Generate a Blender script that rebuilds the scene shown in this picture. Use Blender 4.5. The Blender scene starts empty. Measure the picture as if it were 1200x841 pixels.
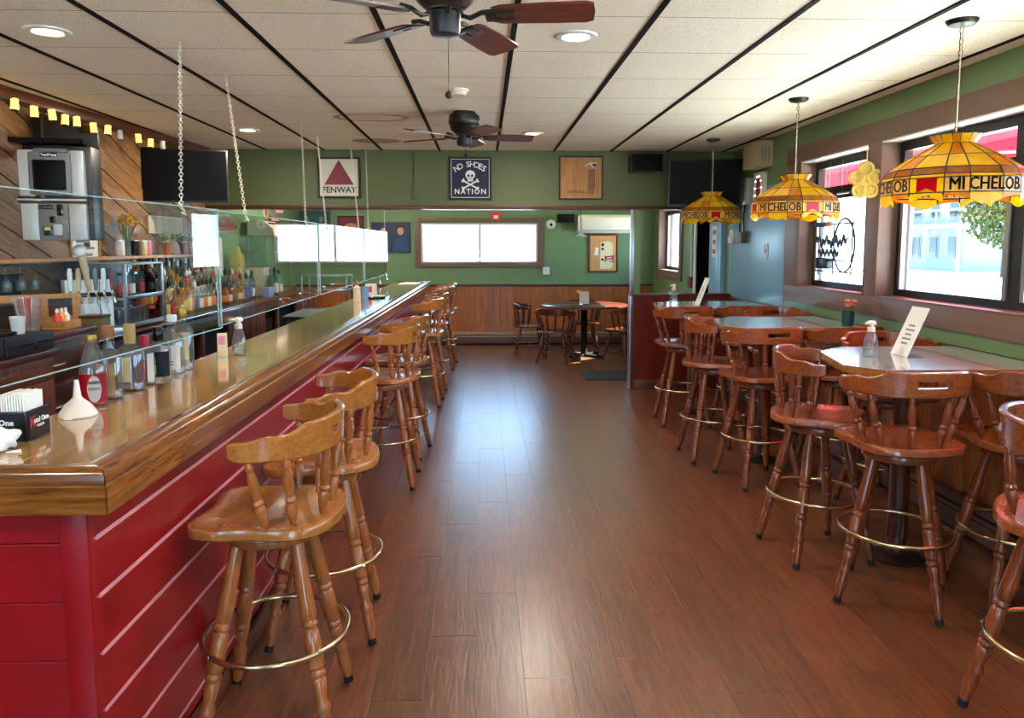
import bpy, bmesh, math, random
from mathutils import Vector, Matrix, Euler
random.seed(7)
PI = math.pi
S = bpy.context.scene
COL = S.collection

# ------------------------------------------------------------------ camera, light, exposure
CAM_H = 1.59
FPX = 878.0
cam_d = bpy.data.cameras.new('camera')
cam_d.sensor_width = 36.0
cam_d.lens = FPX / 1200 * 36.0
cam_d.shift_y = -(420.5 - 374.0) / 1200
cam_d.clip_start = 0.02
cam_d.clip_end = 300
cam = bpy.data.objects.new('camera', cam_d)
COL.objects.link(cam)
cam.location = (0, 0, CAM_H)
cam.rotation_euler = (PI / 2 - math.radians(5.7235), 0, -math.radians(2.1418))
S.camera = cam

W = bpy.data.worlds.new('world')
S.world = W
W.use_nodes = True
wn, wl = W.node_tree.nodes, W.node_tree.links
# clear day: pale blue at the horizon, deeper blue overhead
tcw = wn.new('ShaderNodeTexCoord')
sep = wn.new('ShaderNodeSeparateXYZ')
wl.new(tcw.outputs['Generated'], sep.inputs[0])
rmp = wn.new('ShaderNodeValToRGB')
rmp.color_ramp.elements[0].position = 0.0
rmp.color_ramp.elements[0].color = (0.44, 0.70, 1.0, 1)
rmp.color_ramp.elements[1].position = 0.9
rmp.color_ramp.elements[1].color = (0.24, 0.45, 0.90, 1)
wl.new(sep.outputs[2], rmp.inputs[0])
wl.new(rmp.outputs[0], wn['Background'].inputs[0])
wn['Background'].inputs[1].default_value = 5.0

sun_d = bpy.data.lights.new('sun', 'SUN')
sun_d.energy = 26.0
sun_d.angle = math.radians(0.6)
sun_d.color = (1.0, 0.9, 0.74)
sun = bpy.data.objects.new('sun', sun_d)
COL.objects.link(sun)
sun.rotation_euler = Vector((-1.22, -0.33, -1.3)).to_track_quat('-Z', 'Y').to_euler()
sun.location = (12, 8, 12)

vs = S.view_settings
S.display_settings.display_device = 'sRGB'
vs.view_transform = 'Standard'
vs.look = 'None'
vs.gamma = 1.0
vs.use_curve_mapping = False
vs.exposure = 1.62

def portal(name, loc, rot, sx, sy):
    d = bpy.data.lights.new(name, 'AREA')
    d.shape = 'RECTANGLE'
    d.size, d.size_y = sx, sy
    d.cycles.is_portal = True
    o = bpy.data.objects.new(name, d)
    COL.objects.link(o)
    o.location = loc
    o.rotation_euler = rot
    return o
# portals guide sky sampling through the real window openings (they give no light of their own)
portal('sky_portal', (2.86, 5.77, 1.75), (0, PI / 2, 0), 1.06, 1.14)
portal('sky_portal', (2.86, 3.72, 1.75), (0, PI / 2, 0), 1.06, 2.66)
portal('sky_portal', (2.86, 0.6, 1.75), (0, PI / 2, 0), 1.06, 3.0)
portal('sky_portal', (2.86, 10.85, 1.65), (0, PI / 2, 0), 0.95, 1.15)
portal('sky_portal', (-0.056, 11.99, 1.6), (-PI / 2, 0, 0), 1.8, 0.6)

# ------------------------------------------------------------------ materials
def lin(h):
    h = h.lstrip('#')
    c = [int(h[i:i + 2], 16) / 255 for i in (0, 2, 4)]
    return tuple((x / 12.92 if x <= 0.04045 else ((x + 0.055) / 1.055) ** 2.4) for x in c) + (1,)

def nm(name):
    m = bpy.data.materials.new(name)
    m.use_nodes = True
    nt = m.node_tree
    return m, nt.nodes, nt.links, nt.nodes['Principled BSDF']

def mix_rgb(n, l, fac, a, b):
    x = n.new('ShaderNodeMix')
    x.data_type = 'RGBA'
    for s, v in ((x.inputs[0], fac), (x.inputs[6], a), (x.inputs[7], b)):
        if hasattr(v, 'is_output') or isinstance(v, bpy.types.NodeSocket):
            l.new(v, s)
        else:
            s.default_value = v
    return x.outputs[2]

def noise(n, l, vec, scale, detail=4, rough=0.55, dist=0.0):
    t = n.new('ShaderNodeTexNoise')
    t.inputs['Scale'].default_value = scale
    t.inputs['Detail'].default_value = detail
    t.inputs['Roughness'].default_value = rough
    t.inputs['Distortion'].default_value = dist
    if vec is not None:
        l.new(vec, t.inputs['Vector'])
    return t.outputs['Fac']

def ramp(n, l, fac, stops):
    r = n.new('ShaderNodeValToRGB')
    e = r.color_ramp.elements
    while len(e) < len(stops):
        e.new(0.5)
    for el, (p, c) in zip(e, stops):
        el.position = p
        el.color = c
    l.new(fac, r.inputs[0])
    return r.outputs[0]

def vec_map(n, l, coord='Object', scale=(1, 1, 1), rnd=False):
    tc = n.new('ShaderNodeTexCoord')
    mp = n.new('ShaderNodeMapping')
    mp.inputs['Scale'].default_value = scale
    l.new(tc.outputs[coord], mp.inputs['Vector'])
    if rnd:
        oi = n.new('ShaderNodeObjectInfo')
        mu = n.new('ShaderNodeMath')
        mu.operation = 'MULTIPLY'
        mu.inputs[1].default_value = 37.0
        l.new(oi.outputs['Random'], mu.inputs[0])
        l.new(mu.outputs[0], mp.inputs['Location'])
    return mp.outputs[0]

def bump(n, l, b, h, strength=0.1, dist=0.01):
    x = n.new('ShaderNodeBump')
    x.inputs['Strength'].default_value = strength
    x.inputs['Distance'].default_value = dist
    l.new(h, x.inputs['Height'])
    l.new(x.outputs[0], b.inputs['Normal'])

def plain(name, col, rough=0.5, metal=0.0, spec=0.5, coat=0.0, vary=0.0, emit=0.0, emit_col=None):
    m, n, l, b = nm(name)
    c = lin(col)
    b.inputs['Roughness'].default_value = rough
    b.inputs['Metallic'].default_value = metal
    b.inputs['Specular IOR Level'].default_value = spec
    b.inputs['Coat Weight'].default_value = coat
    v = vec_map(n, l, 'Object')
    f = noise(n, l, v, 9.0, 3)
    k = max(vary, 0.04)
    lo = tuple(x * (1 - k) for x in c[:3]) + (1,)
    hi = tuple(min(1, x * (1 + k)) for x in c[:3]) + (1,)
    l.new(mix_rgb(n, l, f, lo, hi), b.inputs['Base Color'])
    if emit:
        b.inputs['Emission Color'].default_value = lin(emit_col or col)
        b.inputs['Emission Strength'].default_value = emit
    return m

def wood(name, dark, mid, light, scale=(12, 12, 1.2), rough=0.3, coat=0.4, coord='Object', rnd=True, tone=0.25, bmp=0.05, freq=1.0):
    m, n, l, b = nm(name)
    v = vec_map(n, l, coord, tuple(s * freq for s in scale), rnd)
    f1 = noise(n, l, v, 2.2, 6, 0.62, 1.4)
    f2 = noise(n, l, v, 9.0, 4, 0.6, 0.3)
    c1 = ramp(n, l, f1, [(0.3, lin(dark)), (0.5, lin(mid)), (0.72, lin(light))])
    c2 = mix_rgb(n, l, 0.35, c1, ramp(n, l, f2, [(0.35, lin(dark)), (0.65, lin(light))]))
    if rnd and tone:
        oi = n.new('ShaderNodeObjectInfo')
        mr = n.new('ShaderNodeMapRange')
        mr.inputs[3].default_value = 1 - tone
        mr.inputs[4].default_value = 1 + tone
        l.new(oi.outputs['Random'], mr.inputs[0])
        hs = n.new('ShaderNodeHueSaturation')
        l.new(mr.outputs[0], hs.inputs['Value'])
        l.new(c2, hs.inputs['Color'])
        c2 = hs.outputs[0]
    l.new(c2, b.inputs['Base Color'])
    b.inputs['Roughness'].default_value = rough
    b.inputs['Coat Weight'].default_value = coat
    b.inputs['Coat Roughness'].default_value = 0.12
    if bmp:
        bump(n, l, b, f2, bmp, 0.004)
    return m

def thin_fresnel(n, l, ior):
    # same reflectance on both faces of a thin sheet (no total internal reflection)
    ge = n.new('ShaderNodeNewGeometry')
    mr = n.new('ShaderNodeMapRange')
    mr.inputs[3].default_value = ior
    mr.inputs[4].default_value = 1 / ior
    l.new(ge.outputs['Backfacing'], mr.inputs[0])
    fr = n.new('ShaderNodeFresnel')
    l.new(mr.outputs[0], fr.inputs[0])
    return fr

def pane_mat(name, tint='#ffffff', rough=0.0, ior=1.45, haze=0.0):
    """thin clear sheet: light passes straight through, with a Fresnel reflection"""
    m, n, l, b = nm(name)
    n.remove(b)
    out = n['Material Output']
    tr = n.new('ShaderNodeBsdfTransparent')
    tr.inputs[0].default_value = lin(tint)
    gl = n.new('ShaderNodeBsdfGlossy')
    gl.inputs['Roughness'].default_value = rough
    fr = thin_fresnel(n, l, ior)
    mx = n.new('ShaderNodeMixShader')
    l.new(fr.outputs[0], mx.inputs[0])
    l.new(tr.outputs[0], mx.inputs[1])
    l.new(gl.outputs[0], mx.inputs[2])
    res = mx.outputs[0]
    if haze:
        df = n.new('ShaderNodeBsdfDiffuse')
        df.inputs[0].default_value = lin(tint)
        m2 = n.new('ShaderNodeMixShader')
        m2.inputs[0].default_value = haze
        l.new(res, m2.inputs[1])
        l.new(df.outputs[0], m2.inputs[2])
        res = m2.outputs[0]
    l.new(res, out.inputs[0])
    return m

def bottle_glass(name, tint, edge=0.5, haze=0.0):
    """hollow glass: tinted see-through, darker at grazing angles, glossy skin"""
    m, n, l, b = nm(name)
    n.remove(b)
    out = n['Material Output']
    lw = n.new('ShaderNodeLayerWeight')
    lw.inputs[0].default_value = 0.45
    t = lin(tint)
    d = tuple(x * (1 - edge) for x in t[:3]) + (1,)
    tr = n.new('ShaderNodeBsdfTransparent')
    l.new(mix_rgb(n, l, lw.outputs['Facing'], t, d), tr.inputs[0])
    gl = n.new('ShaderNodeBsdfGlossy')
    gl.inputs['Roughness'].default_value = 0.04
    fr = thin_fresnel(n, l, 1.75)
    mx = n.new('ShaderNodeMixShader')
    l.new(fr.outputs[0], mx.inputs[0])
    l.new(tr.outputs[0], mx.inputs[1])
    l.new(gl.outputs[0], mx.inputs[2])
    res = mx.outputs[0]
    if haze:
        df = n.new('ShaderNodeBsdfDiffuse')
        df.inputs[0].default_value = t
        m2 = n.new('ShaderNodeMixShader')
        m2.inputs[0].default_value = haze
        l.new(res, m2.inputs[1])
        l.new(df.outputs[0], m2.inputs[2])
        res = m2.outputs[0]
    l.new(res, out.inputs[0])
    return m

def translucent(name, col, trans=0.6, rough=0.15, streak=None):
    """stained glass / fabric: part of the light passes through, coloured"""
    m, n, l, b = nm(name)
    out = n['Material Output']
    v = vec_map(n, l, 'Object', (1, 1, 1), True)
    f = noise(n, l, v, 14.0, 3, 0.6, 1.0)
    c = lin(col)
    c2 = lin(streak) if streak else tuple(x * 0.75 for x in c[:3]) + (1,)
    cc = mix_rgb(n, l, ramp(n, l, f, [(0.35, (0, 0, 0, 1)), (0.65, (1, 1, 1, 1))]), c, c2)
    l.new(cc, b.inputs['Base Color'])
    b.inputs['Roughness'].default_value = rough
    tl = n.new('ShaderNodeBsdfTranslucent')
    l.new(cc, tl.inputs[0])
    mx = n.new('ShaderNodeMixShader')
    mx.inputs[0].default_value = trans
    l.new(b.outputs[0], mx.inputs[1])
    l.new(tl.outputs[0], mx.inputs[2])
    l.new(mx.outputs[0], out.inputs[0])
    return m

M = {}
def mk():
    M['stool'] = wood('stool_wood', '#7c451a', '#a05c26', '#b06c30', (14, 14, 1.6), 0.28, 0.5, tone=0.16)
    M['stool_seat'] = wood('stool_seat_wood', '#84501e', '#a8662a', '#b87634', (3, 14, 14), 0.25, 0.5, tone=0.16)
    M['stool_dark'] = wood('dark_stool_wood', '#5c270f', '#7c3a18', '#8e4a22', (14, 14, 1.6), 0.26, 0.5, tone=0.16)
    M['stool_seat_dark'] = wood('dark_stool_seat_wood', '#6a3014', '#8e481f', '#a25a2c', (3, 14, 14), 0.25, 0.5, tone=0.16)
    M['chair'] = wood('chair_wood', '#2c0f08', '#4f2010', '#6b3218', (14, 14, 1.6), 0.28, 0.5, tone=0.15)
    M['oak'] = wood('varnished_oak', '#542a0c', '#8a4e1a', '#a4652a', (9, 0.7, 9), 0.18, 0.8, rnd=False, bmp=0.03, freq=1.6)
    M['oak_end'] = wood('varnished_oak_end', '#4a240a', '#7a4516', '#965a24', (0.7, 9, 9), 0.18, 0.8, rnd=False, bmp=0.03, freq=1.6)
    M['maple'] = wood('varnished_bar_top', '#8a5a26', '#b58443', '#d0a463', (8, 0.6, 8), 0.07, 1.0, tone=0.12, bmp=0.0)
    M['red'] = plain('red_paint', '#8e0610', 0.34, spec=0.4, coat=0.12, vary=0.22)
    M['groove'] = plain('pale_groove', '#dc8f90', 0.5)
    M['kick'] = wood('kick_board', '#2a130a', '#5a2f18', '#6e4022', (9, 0.7, 9), 0.4, 0.2)
    M['floor'] = None
    M['panel'] = wood('wainscot_wood', '#763a12', '#aa5c26', '#bc7438', (16, 16, 0.9), 0.4, 0.15, tone=0.12, bmp=0.03)
    M['mahog'] = wood('mahogany_panel', '#4a120a', '#6b2012', '#7c2c1a', (10, 10, 0.6), 0.3, 0.3, tone=0.0, bmp=0.0)
    M['plank'] = wood('pine_plank', '#5c3a1e', '#996938', '#ae8048', (7, 1.1, 7), 0.5, 0.1, tone=0.14)
    M['darkwood'] = wood('dark_cabinet_wood', '#2a120d', '#4b221a', '#5d3024', (12, 1.2, 12), 0.35, 0.25, tone=0.08)
    M['redwood'] = wood('red_cabinet_wood', '#4a1d10', '#7a3a22', '#8c4a2e', (12, 12, 1.2), 0.4, 0.2, tone=0.08)
    M['beam'] = wood('beam_wood', '#3a1508', '#6a2f12', '#7d3d1a', (9, 0.6, 9), 0.35, 0.3)
    M['shelfwood'] = wood('shelf_wood', '#8a5326', '#bd8146', '#d09a5c', (9, 0.6, 9), 0.4, 0.2)
    M['green'] = plain('green_wall_paint', '#72905f', 0.45, vary=0.05)
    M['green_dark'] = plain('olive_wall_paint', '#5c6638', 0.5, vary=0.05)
    M['blue'] = plain('sky_sheened_green_wall', '#7cabc4', 0.3, vary=0.07)  # green wall with the blue sky sheen put into its colour
    M['bluepanel'] = plain('pale_blue_door_paint', '#7fb0d0', 0.3, vary=0.1)
    M['taupe'] = plain('taupe_trim_paint', '#7b604f', 0.42, vary=0.08)
    M['trimred'] = plain('red_brown_trim', '#5a2a20', 0.4, vary=0.1)
    M['white'] = plain('white_plastic', '#e8e6e0', 0.35)
    M['offwhite'] = plain('cream_plastic', '#e3dcc4', 0.4)
    M['paper'] = plain('paper', '#f1eee8', 0.7)
    M['black'] = plain('black_plastic', '#0d0d0f', 0.35)
    M['gloss_black'] = plain('glossy_black', '#060608', 0.12)
    M['matt_black'] = plain('matt_black', '#0b0a0a', 0.8, spec=0.2)
    M['rubber'] = plain('rubber', '#0a0908', 0.7)
    M['charcoal'] = plain('charcoal_metal', '#23262b', 0.4, 0.3)
    M['bronze'] = plain('dark_bronze_metal', '#3a3733', 0.35, 0.7)
    M['chrome'] = plain('chrome', '#d6d8da', 0.14, 1.0)
    M['steel'] = plain('brushed_steel', '#b9bcc0', 0.3, 1.0)
    M['brass'] = plain('worn_brass_ring', '#c9b98e', 0.2, 1.0)
    M['alu'] = plain('window_aluminium', '#9a958c', 0.4, 0.6)
    M['dark_alu'] = plain('dark_window_frame', '#26231f', 0.4, 0.3)
    M['heater'] = plain('heater_paint', '#5b4038', 0.4)
    M['tabletop'] = plain('glossy_table_top', '#b9c3c2', 0.16, coat=1.0, vary=0.12)
    M['tabletop_tan'] = wood('glossy_tan_table_top', '#6a4a2a', '#8f6f4a', '#a8885e', (2, 10, 10), 0.1, 0.9, rnd=False, bmp=0)
    M['pane'] = pane_mat('window_pane', '#f4fbfb')
    M['plexi'] = pane_mat('plexiglass', '#fbfefd', 0.0, 1.45)
    M['plexi_edge'] = plain('plexiglass_edge', '#a9c6c4', 0.2)
    M['awning'] = translucent('red_awning_fabric', '#f0305e', 0.36, 0.6, '#e82a58')
    M['yellow_gl'] = translucent('yellow_stained_glass', '#f8d42a', 0.55, 0.12, '#f0c214')
    M['amber_gl'] = translucent('amber_stained_glass', '#f0a824', 0.55, 0.12, '#dc8c1a')
    M['brown_gl'] = translucent('brown_stained_glass', '#bd7628', 0.5, 0.12, '#9a5c1a')
    M['red_gl'] = translucent('red_stained_glass', '#d81428', 0.5, 0.12, '#c01020')
    M['cream_gl'] = translucent('cream_stained_glass', '#f4cf74', 0.55, 0.12, '#eebc58')
    M['lead'] = plain('lead_came', '#3a3226', 0.4, 0.6)
    M['ink'] = plain('dark_lettering', '#2a1408', 0.5)
    M['ink_red'] = plain('red_lettering', '#b3262c', 0.5)
    M['ink_white'] = plain('white_lettering', '#eeece6', 0.5)
    M['ink_grey'] = plain('grey_lettering', '#8b8a88', 0.6)
    M['lamp_glow'] = plain('lamp_glow', '#fff2d8', 0.5, emit=9.0, emit_col='#ffe2b0')
    M['mug_glow'] = plain('mug_light_glow', '#ffd98a', 0.4, emit=0.75, emit_col='#ffbf50')
    M['mug_off'] = plain('mug_light_unlit', '#cfd0d0', 0.3)
    M['screen'] = plain('dark_screen', '#040405', 0.4, spec=0.12)
    M['pos_screen'] = plain('lit_till_screen', '#6f86c8', 0.2, emit=0.5, emit_col='#6f8ae0')
    M['silver'] = plain('silver_plastic', '#b9bcbe', 0.35, 0.2)
    M['grey'] = plain('grey_plastic', '#6d7073', 0.4)
    M['daff'] = plain('daffodil_yellow', '#f6c21a', 0.5)
    M['stem'] = plain('plant_green', '#5d8a34', 0.5)
    M['leaf'] = plain('leaf_green', '#6f8a5a', 0.5)
    M['pink'] = plain('pink_petals', '#ef8fa0', 0.5)
    M['orange'] = plain('orange_petals', '#f59a34', 0.5)
    M['teal_gl'] = plain('teal_glass', '#1c4a48', 0.08)
    M['terracotta'] = plain('terracotta', '#a9603a', 0.7)
    M['red_plastic'] = plain('red_plastic', '#e0402e', 0.35)
    M['yellow_plastic'] = plain('yellow_carved_plastic', '#d9bf5a', 0.45)
    M['navy'] = plain('navy_print', '#1c2140', 0.6, vary=0.1)
    M['maroon'] = plain('maroon_print', '#7d1f34', 0.55)
    M['whitewash'] = plain('whitewashed_board', '#d8d3c2', 0.6, vary=0.16)
    M['tan'] = wood('tan_sign_board', '#8a5828', '#b07a3e', '#c08c50', (10, 10, 1), 0.5, 0.0, rnd=False, bmp=0)
    M['blackframe'] = plain('weathered_dark_frame', '#2a2622', 0.6, vary=0.2)
    M['stain'] = plain('tan_stain', '#b79c80', 0.9)
    M['clear'] = bottle_glass('clear_glass', '#f4f8f7', 0.36, 0.05)
    M['amber_b'] = bottle_glass('amber_bottle_glass', '#a85c18', 0.5, 0.3)
    M['gold_b'] = bottle_glass('golden_bottle_glass', '#d8a43c', 0.4, 0.35)
    M['green_b'] = bottle_glass('green_bottle_glass', '#5c905c', 0.5, 0.3)
    M['dark_b'] = plain('dark_bottle_glass', '#1a0d0a', 0.08)
    M['concrete'] = plain('concrete', '#e6e2da', 0.9, vary=0.08)
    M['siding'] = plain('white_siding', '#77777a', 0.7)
    M['bark'] = plain('tree_bark', '#2a2018', 0.9)
    M['canopy_leaf'] = plain('tree_leaves', '#363c10', 0.7, spec=0.2, vary=0.3)
    M['skin_print'] = plain('printed_skin', '#d99a6c', 0.6)
    M['mat'] = plain('floor_mat', '#2a2c30', 0.95)
    M['straw_gl'] = pane_mat('clear_plastic_cup', '#f0f0f0', 0.05, 1.5, 0.12)
    # vinyl plank floor
    m, n, l, b = nm('vinyl_plank_floor')
    v = vec_map(n, l, 'Object', (10, 0.9, 10), True)
    f1 = noise(n, l, v, 2.4, 7, 0.62, 1.6)
    f2 = noise(n, l, v, 12.0, 4, 0.6, 0.4)
    c1 = ramp(n, l, f1, [(0.30, lin('#482412')), (0.5, lin('#6e3c1e')), (0.7, lin('#86502a'))])
    c2 = mix_rgb(n, l, 0.3, c1, ramp(n, l, f2, [(0.35, lin('#482512')), (0.65, lin('#86512c'))]))
    oi = n.new('ShaderNodeObjectInfo')
    mr = n.new('ShaderNodeMapRange')
    mr.inputs[3].default_value = 0.86
    mr.inputs[4].default_value = 1.12
    l.new(oi.outputs['Random'], mr.inputs[0])
    hs = n.new('ShaderNodeHueSaturation')
    l.new(mr.outputs[0], hs.inputs['Value'])
    l.new(c2, hs.inputs['Color'])
    l.new(hs.outputs[0], b.inputs['Base Color'])
    rr = n.new('ShaderNodeMapRange')
    rr.inputs[3].default_value = 0.24
    rr.inputs[4].default_value = 0.40
    l.new(f1, rr.inputs[0])
    l.new(rr.outputs[0], b.inputs['Roughness'])
    b.inputs['Specular IOR Level'].default_value = 0.9
    b.inputs['Coat Weight'].default_value = 0.7
    b.inputs['Coat Roughness'].default_value = 0.27
    bump(n, l, b, f1, 0.5, 0.004)
    M['floor'] = m
    # ceiling tile with pin-hole specks
    m, n, l, b = nm('speckled_ceiling_tile')
    v = vec_map(n, l, 'Object', (1, 1, 1), True)
    f1 = noise(n, l, v, 130.0, 2, 0.5)
    f2 = noise(n, l, v, 2.0, 3, 0.5)
    c1 = ramp(n, l, f1, [(0.30, lin('#c4b698')), (0.42, lin('#f4ecd8'))])
    c2 = mix_rgb(n, l, ramp(n, l, f2, [(0.4, (0, 0, 0, 1)), (0.9, (.35, .35, .35, 1))]), c1, lin('#e8dabe'))
    l.new(c2, b.inputs['Base Color'])
    b.inputs['Roughness'].default_value = 0.9
    b.inputs['Specular IOR Level'].default_value = 0.2
    bump(n, l, b, f1, 0.25, 0.003)
    M['tile'] = m
mk()

# ------------------------------------------------------------------ mesh helpers
def box(bm, c, s, rz=0.0, bev=0.0, rot=None, mi=0):
    r = bmesh.ops.create_cube(bm, size=1.0)
    vs_ = r['verts']
    mat = Matrix.Translation(c) @ (rot if rot is not None else Matrix.Rotation(rz, 4, 'Z')) @ Matrix.Diagonal((s[0], s[1], s[2], 1))
    bmesh.ops.transform(bm, matrix=mat, verts=vs_)
    fs = list({f for v in vs_ for f in v.link_faces})
    if bev > 0:
        es = list({e for v in vs_ for e in v.link_edges})
        rr = bmesh.ops.bevel(bm, geom=es, offset=bev, segments=2, profile=0.6, affect='EDGES')
        fs = rr['faces'] + [f for f in fs if f.is_valid]
    for f in fs:
        if f.is_valid:
            f.material_index = mi
    return bm

def bx(x0, x1, y0, y1, z0, z1, bev=0.0, bm=None, mi=0):
    bm = bm or bmesh.new()
    return box(bm, ((x0 + x1) / 2, (y0 + y1) / 2, (z0 + z1) / 2), (abs(x1 - x0), abs(y1 - y0), abs(z1 - z0)), 0, bev, None, mi)

def frame_z(d):
    d = Vector(d).normalized()
    return d.to_track_quat('Z', 'Y').to_matrix().to_4x4()

def lathe(bm, prof, seg=16, mat=None, mi=0, cap=True, sx=1.0, sy=1.0):
    mat = mat or Matrix.Identity(4)
    rings = []
    for r, z in prof:
        if r < 1e-5:
            rings.append([bm.verts.new(mat @ Vector((0, 0, z)))])
        else:
            rings.append([bm.verts.new(mat @ Vector((r * math.cos(2 * PI * i / seg) * sx, r * math.sin(2 * PI * i / seg) * sy, z))) for i in range(seg)])
    for a, b in zip(rings, rings[1:]):
        for i in range(seg):
            j = (i + 1) % seg
            if len(a) == 1 and len(b) == 1:
                continue
            if len(a) == 1:
                f = bm.faces.new((a[0], b[j], b[i]))
            elif len(b) == 1:
                f = bm.faces.new((a[i], a[j], b[0]))
            else:
                f = bm.faces.new((a[i], a[j], b[j], b[i]))
            f.material_index = mi
    if cap:
        if len(rings[0]) > 1:
            bm.faces.new(list(reversed(rings[0]))).material_index = mi
        if len(rings[-1]) > 1:
            bm.faces.new(rings[-1]).material_index = mi
    return bm

def cyl(bm, p0, p1, r, seg=10, r1=None, mi=0):
    p0, p1 = Vector(p0), Vector(p1)
    L = (p1 - p0).length
    return lathe(bm, [(r, 0), (r if r1 is None else r1, L)], seg, Matrix.Translation(p0) @ frame_z(p1 - p0), mi)

def tube(bm, pts, r, seg=6, closed=False, mi=0):
    pts = [Vector(p) for p in pts]
    n_ = len(pts)
    rings = []
    for i, p in enumerate(pts):
        if closed:
            t = pts[(i + 1) % n_] - pts[i - 1]
        else:
            t = pts[min(i + 1, n_ - 1)] - pts[max(i - 1, 0)]
        fm = frame_z(t if t.length > 1e-9 else (0, 0, 1))
        rings.append([bm.verts.new(p + (fm @ Vector((r * math.cos(2 * PI * k / seg), r * math.sin(2 * PI * k / seg), 0)))) for k in range(seg)])
    prs = list(zip(rings, rings[1:])) + ([(rings[-1], rings[0])] if closed else [])
    for a, b in prs:
        # align ring starts to avoid twist
        best = min(range(seg), key=lambda s_: (a[0].co - b[s_].co).length)
        for k in range(seg):
            bm.faces.new((a[k], a[(k + 1) % seg], b[(k + 1 + best) % seg], b[(k + best) % seg])).material_index = mi
    if not closed:
        bm.faces.new(list(reversed(rings[0]))).material_index = mi
        bm.faces.new(rings[-1]).material_index = mi
    return bm

def torus(bm, R, r, z=0, seg=32, s2=8, c=(0, 0), mi=0):
    return tube(bm, [(c[0] + R * math.cos(2 * PI * i / seg), c[1] + R * math.sin(2 * PI * i / seg), z) for i in range(seg)], r, s2, True, mi)

def sphere(bm, c, r, seg=10, rings=6, sz=1.0, mi=0):
    prof = [(r * math.sin(PI * i / rings), -r * math.cos(PI * i / rings) * sz) for i in range(rings + 1)]
    prof[0] = (0, -r * sz)
    prof[-1] = (0, r * sz)
    return lathe(bm, prof, seg, Matrix.Translation(c), mi, False)

def prism(bm, poly, z0, z1, mi=0, mat=None):
    mat = mat or Matrix.Identity(4)
    a = [bm.verts.new(mat @ Vector((x, y, z0))) for x, y in poly]
    b = [bm.verts.new(mat @ Vector((x, y, z1))) for x, y in poly]
    n_ = len(poly)
    fs = [bm.faces.new(list(reversed(a))), bm.faces.new(b)]
    for i in range(n_):
        fs.append(bm.faces.new((a[i], a[(i + 1) % n_], b[(i + 1) % n_], b[i])))
    for f in fs:
        f.material_index = mi
    return bm

def mesh(bm, name, smooth=True, mats=()):
    bmesh.ops.recalc_face_normals(bm, faces=bm.faces)
    me = bpy.data.meshes.new(name)
    bm.to_mesh(me)
    bm.free()
    for m in mats:
        me.materials.append(M[m] if isinstance(m, str) else m)
    if smooth:
        me.shade_smooth()
        me.set_sharp_from_angle(angle=math.radians(38))
    return me

def put(name, me, parent=None, loc=(0, 0, 0), rz=0.0, rot=None, mat=None):
    o = bpy.data.objects.new(name, me)
    COL.objects.link(o)
    if parent is not None:
        o.parent = parent
    o.location = loc
    o.rotation_euler = rot if rot is not None else (0, 0, rz)
    if mat is not None:
        o.material_slots[0].link = 'OBJECT'
        o.material_slots[0].material = M[mat] if isinstance(mat, str) else mat
    return o

def obj(name, bm, mats, parent=None, loc=(0, 0, 0), rz=0.0, rot=None, smooth=True):
    if isinstance(mats, (str, bpy.types.Material)):
        mats = (mats,)
    return put(name, mesh(bm, name, smooth, mats), parent, loc, rz, rot)

def tag(o, label=None, cat=None, group=None, kind=None):
    if label:
        o['label'] = label
    if cat:
        o['category'] = cat
    if group:
        o['group'] = group
    if kind:
        o['kind'] = kind
    return o

def thing(name, label, cat, loc=(0, 0, 0), rz=0.0, group=None, rot=None):
    o = bpy.data.objects.new(name, None)
    o.empty_display_size = 0.1
    COL.objects.link(o)
    o.location = loc
    o.rotation_euler = rot if rot is not None else (0, 0, rz)
    return tag(o, label, cat, group)

def struct(name, bm=None, mats=None, **k):
    o = obj(name, bm, mats, **k) if bm is not None else thing(name, None, None)
    o['kind'] = 'structure'
    return o

KIDS = {}
def dup(root, label=None, loc=None, rz=None, group=None, mats=None):
    def rec(o, par):
        c = o.copy()
        COL.objects.link(c)
        if par is not None:
            c.parent = par
        if mats and c.type == 'MESH' and len(c.material_slots):
            nm_ = o.material_slots[0].material.name if o.material_slots[0].material else ''
            if nm_ in mats:
                c.material_slots[0].link = 'OBJECT'
                c.material_slots[0].material = mats[nm_]
        for ch in list(o.children):
            rec(ch, c)
        return c
    r = rec(root, None)
    if label:
        r['label'] = label
    if group:
        r['group'] = group
    if loc is not None:
        r.location = loc
    if rz is not None:
        r.rotation_euler = (0, 0, rz)
    return r

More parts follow.
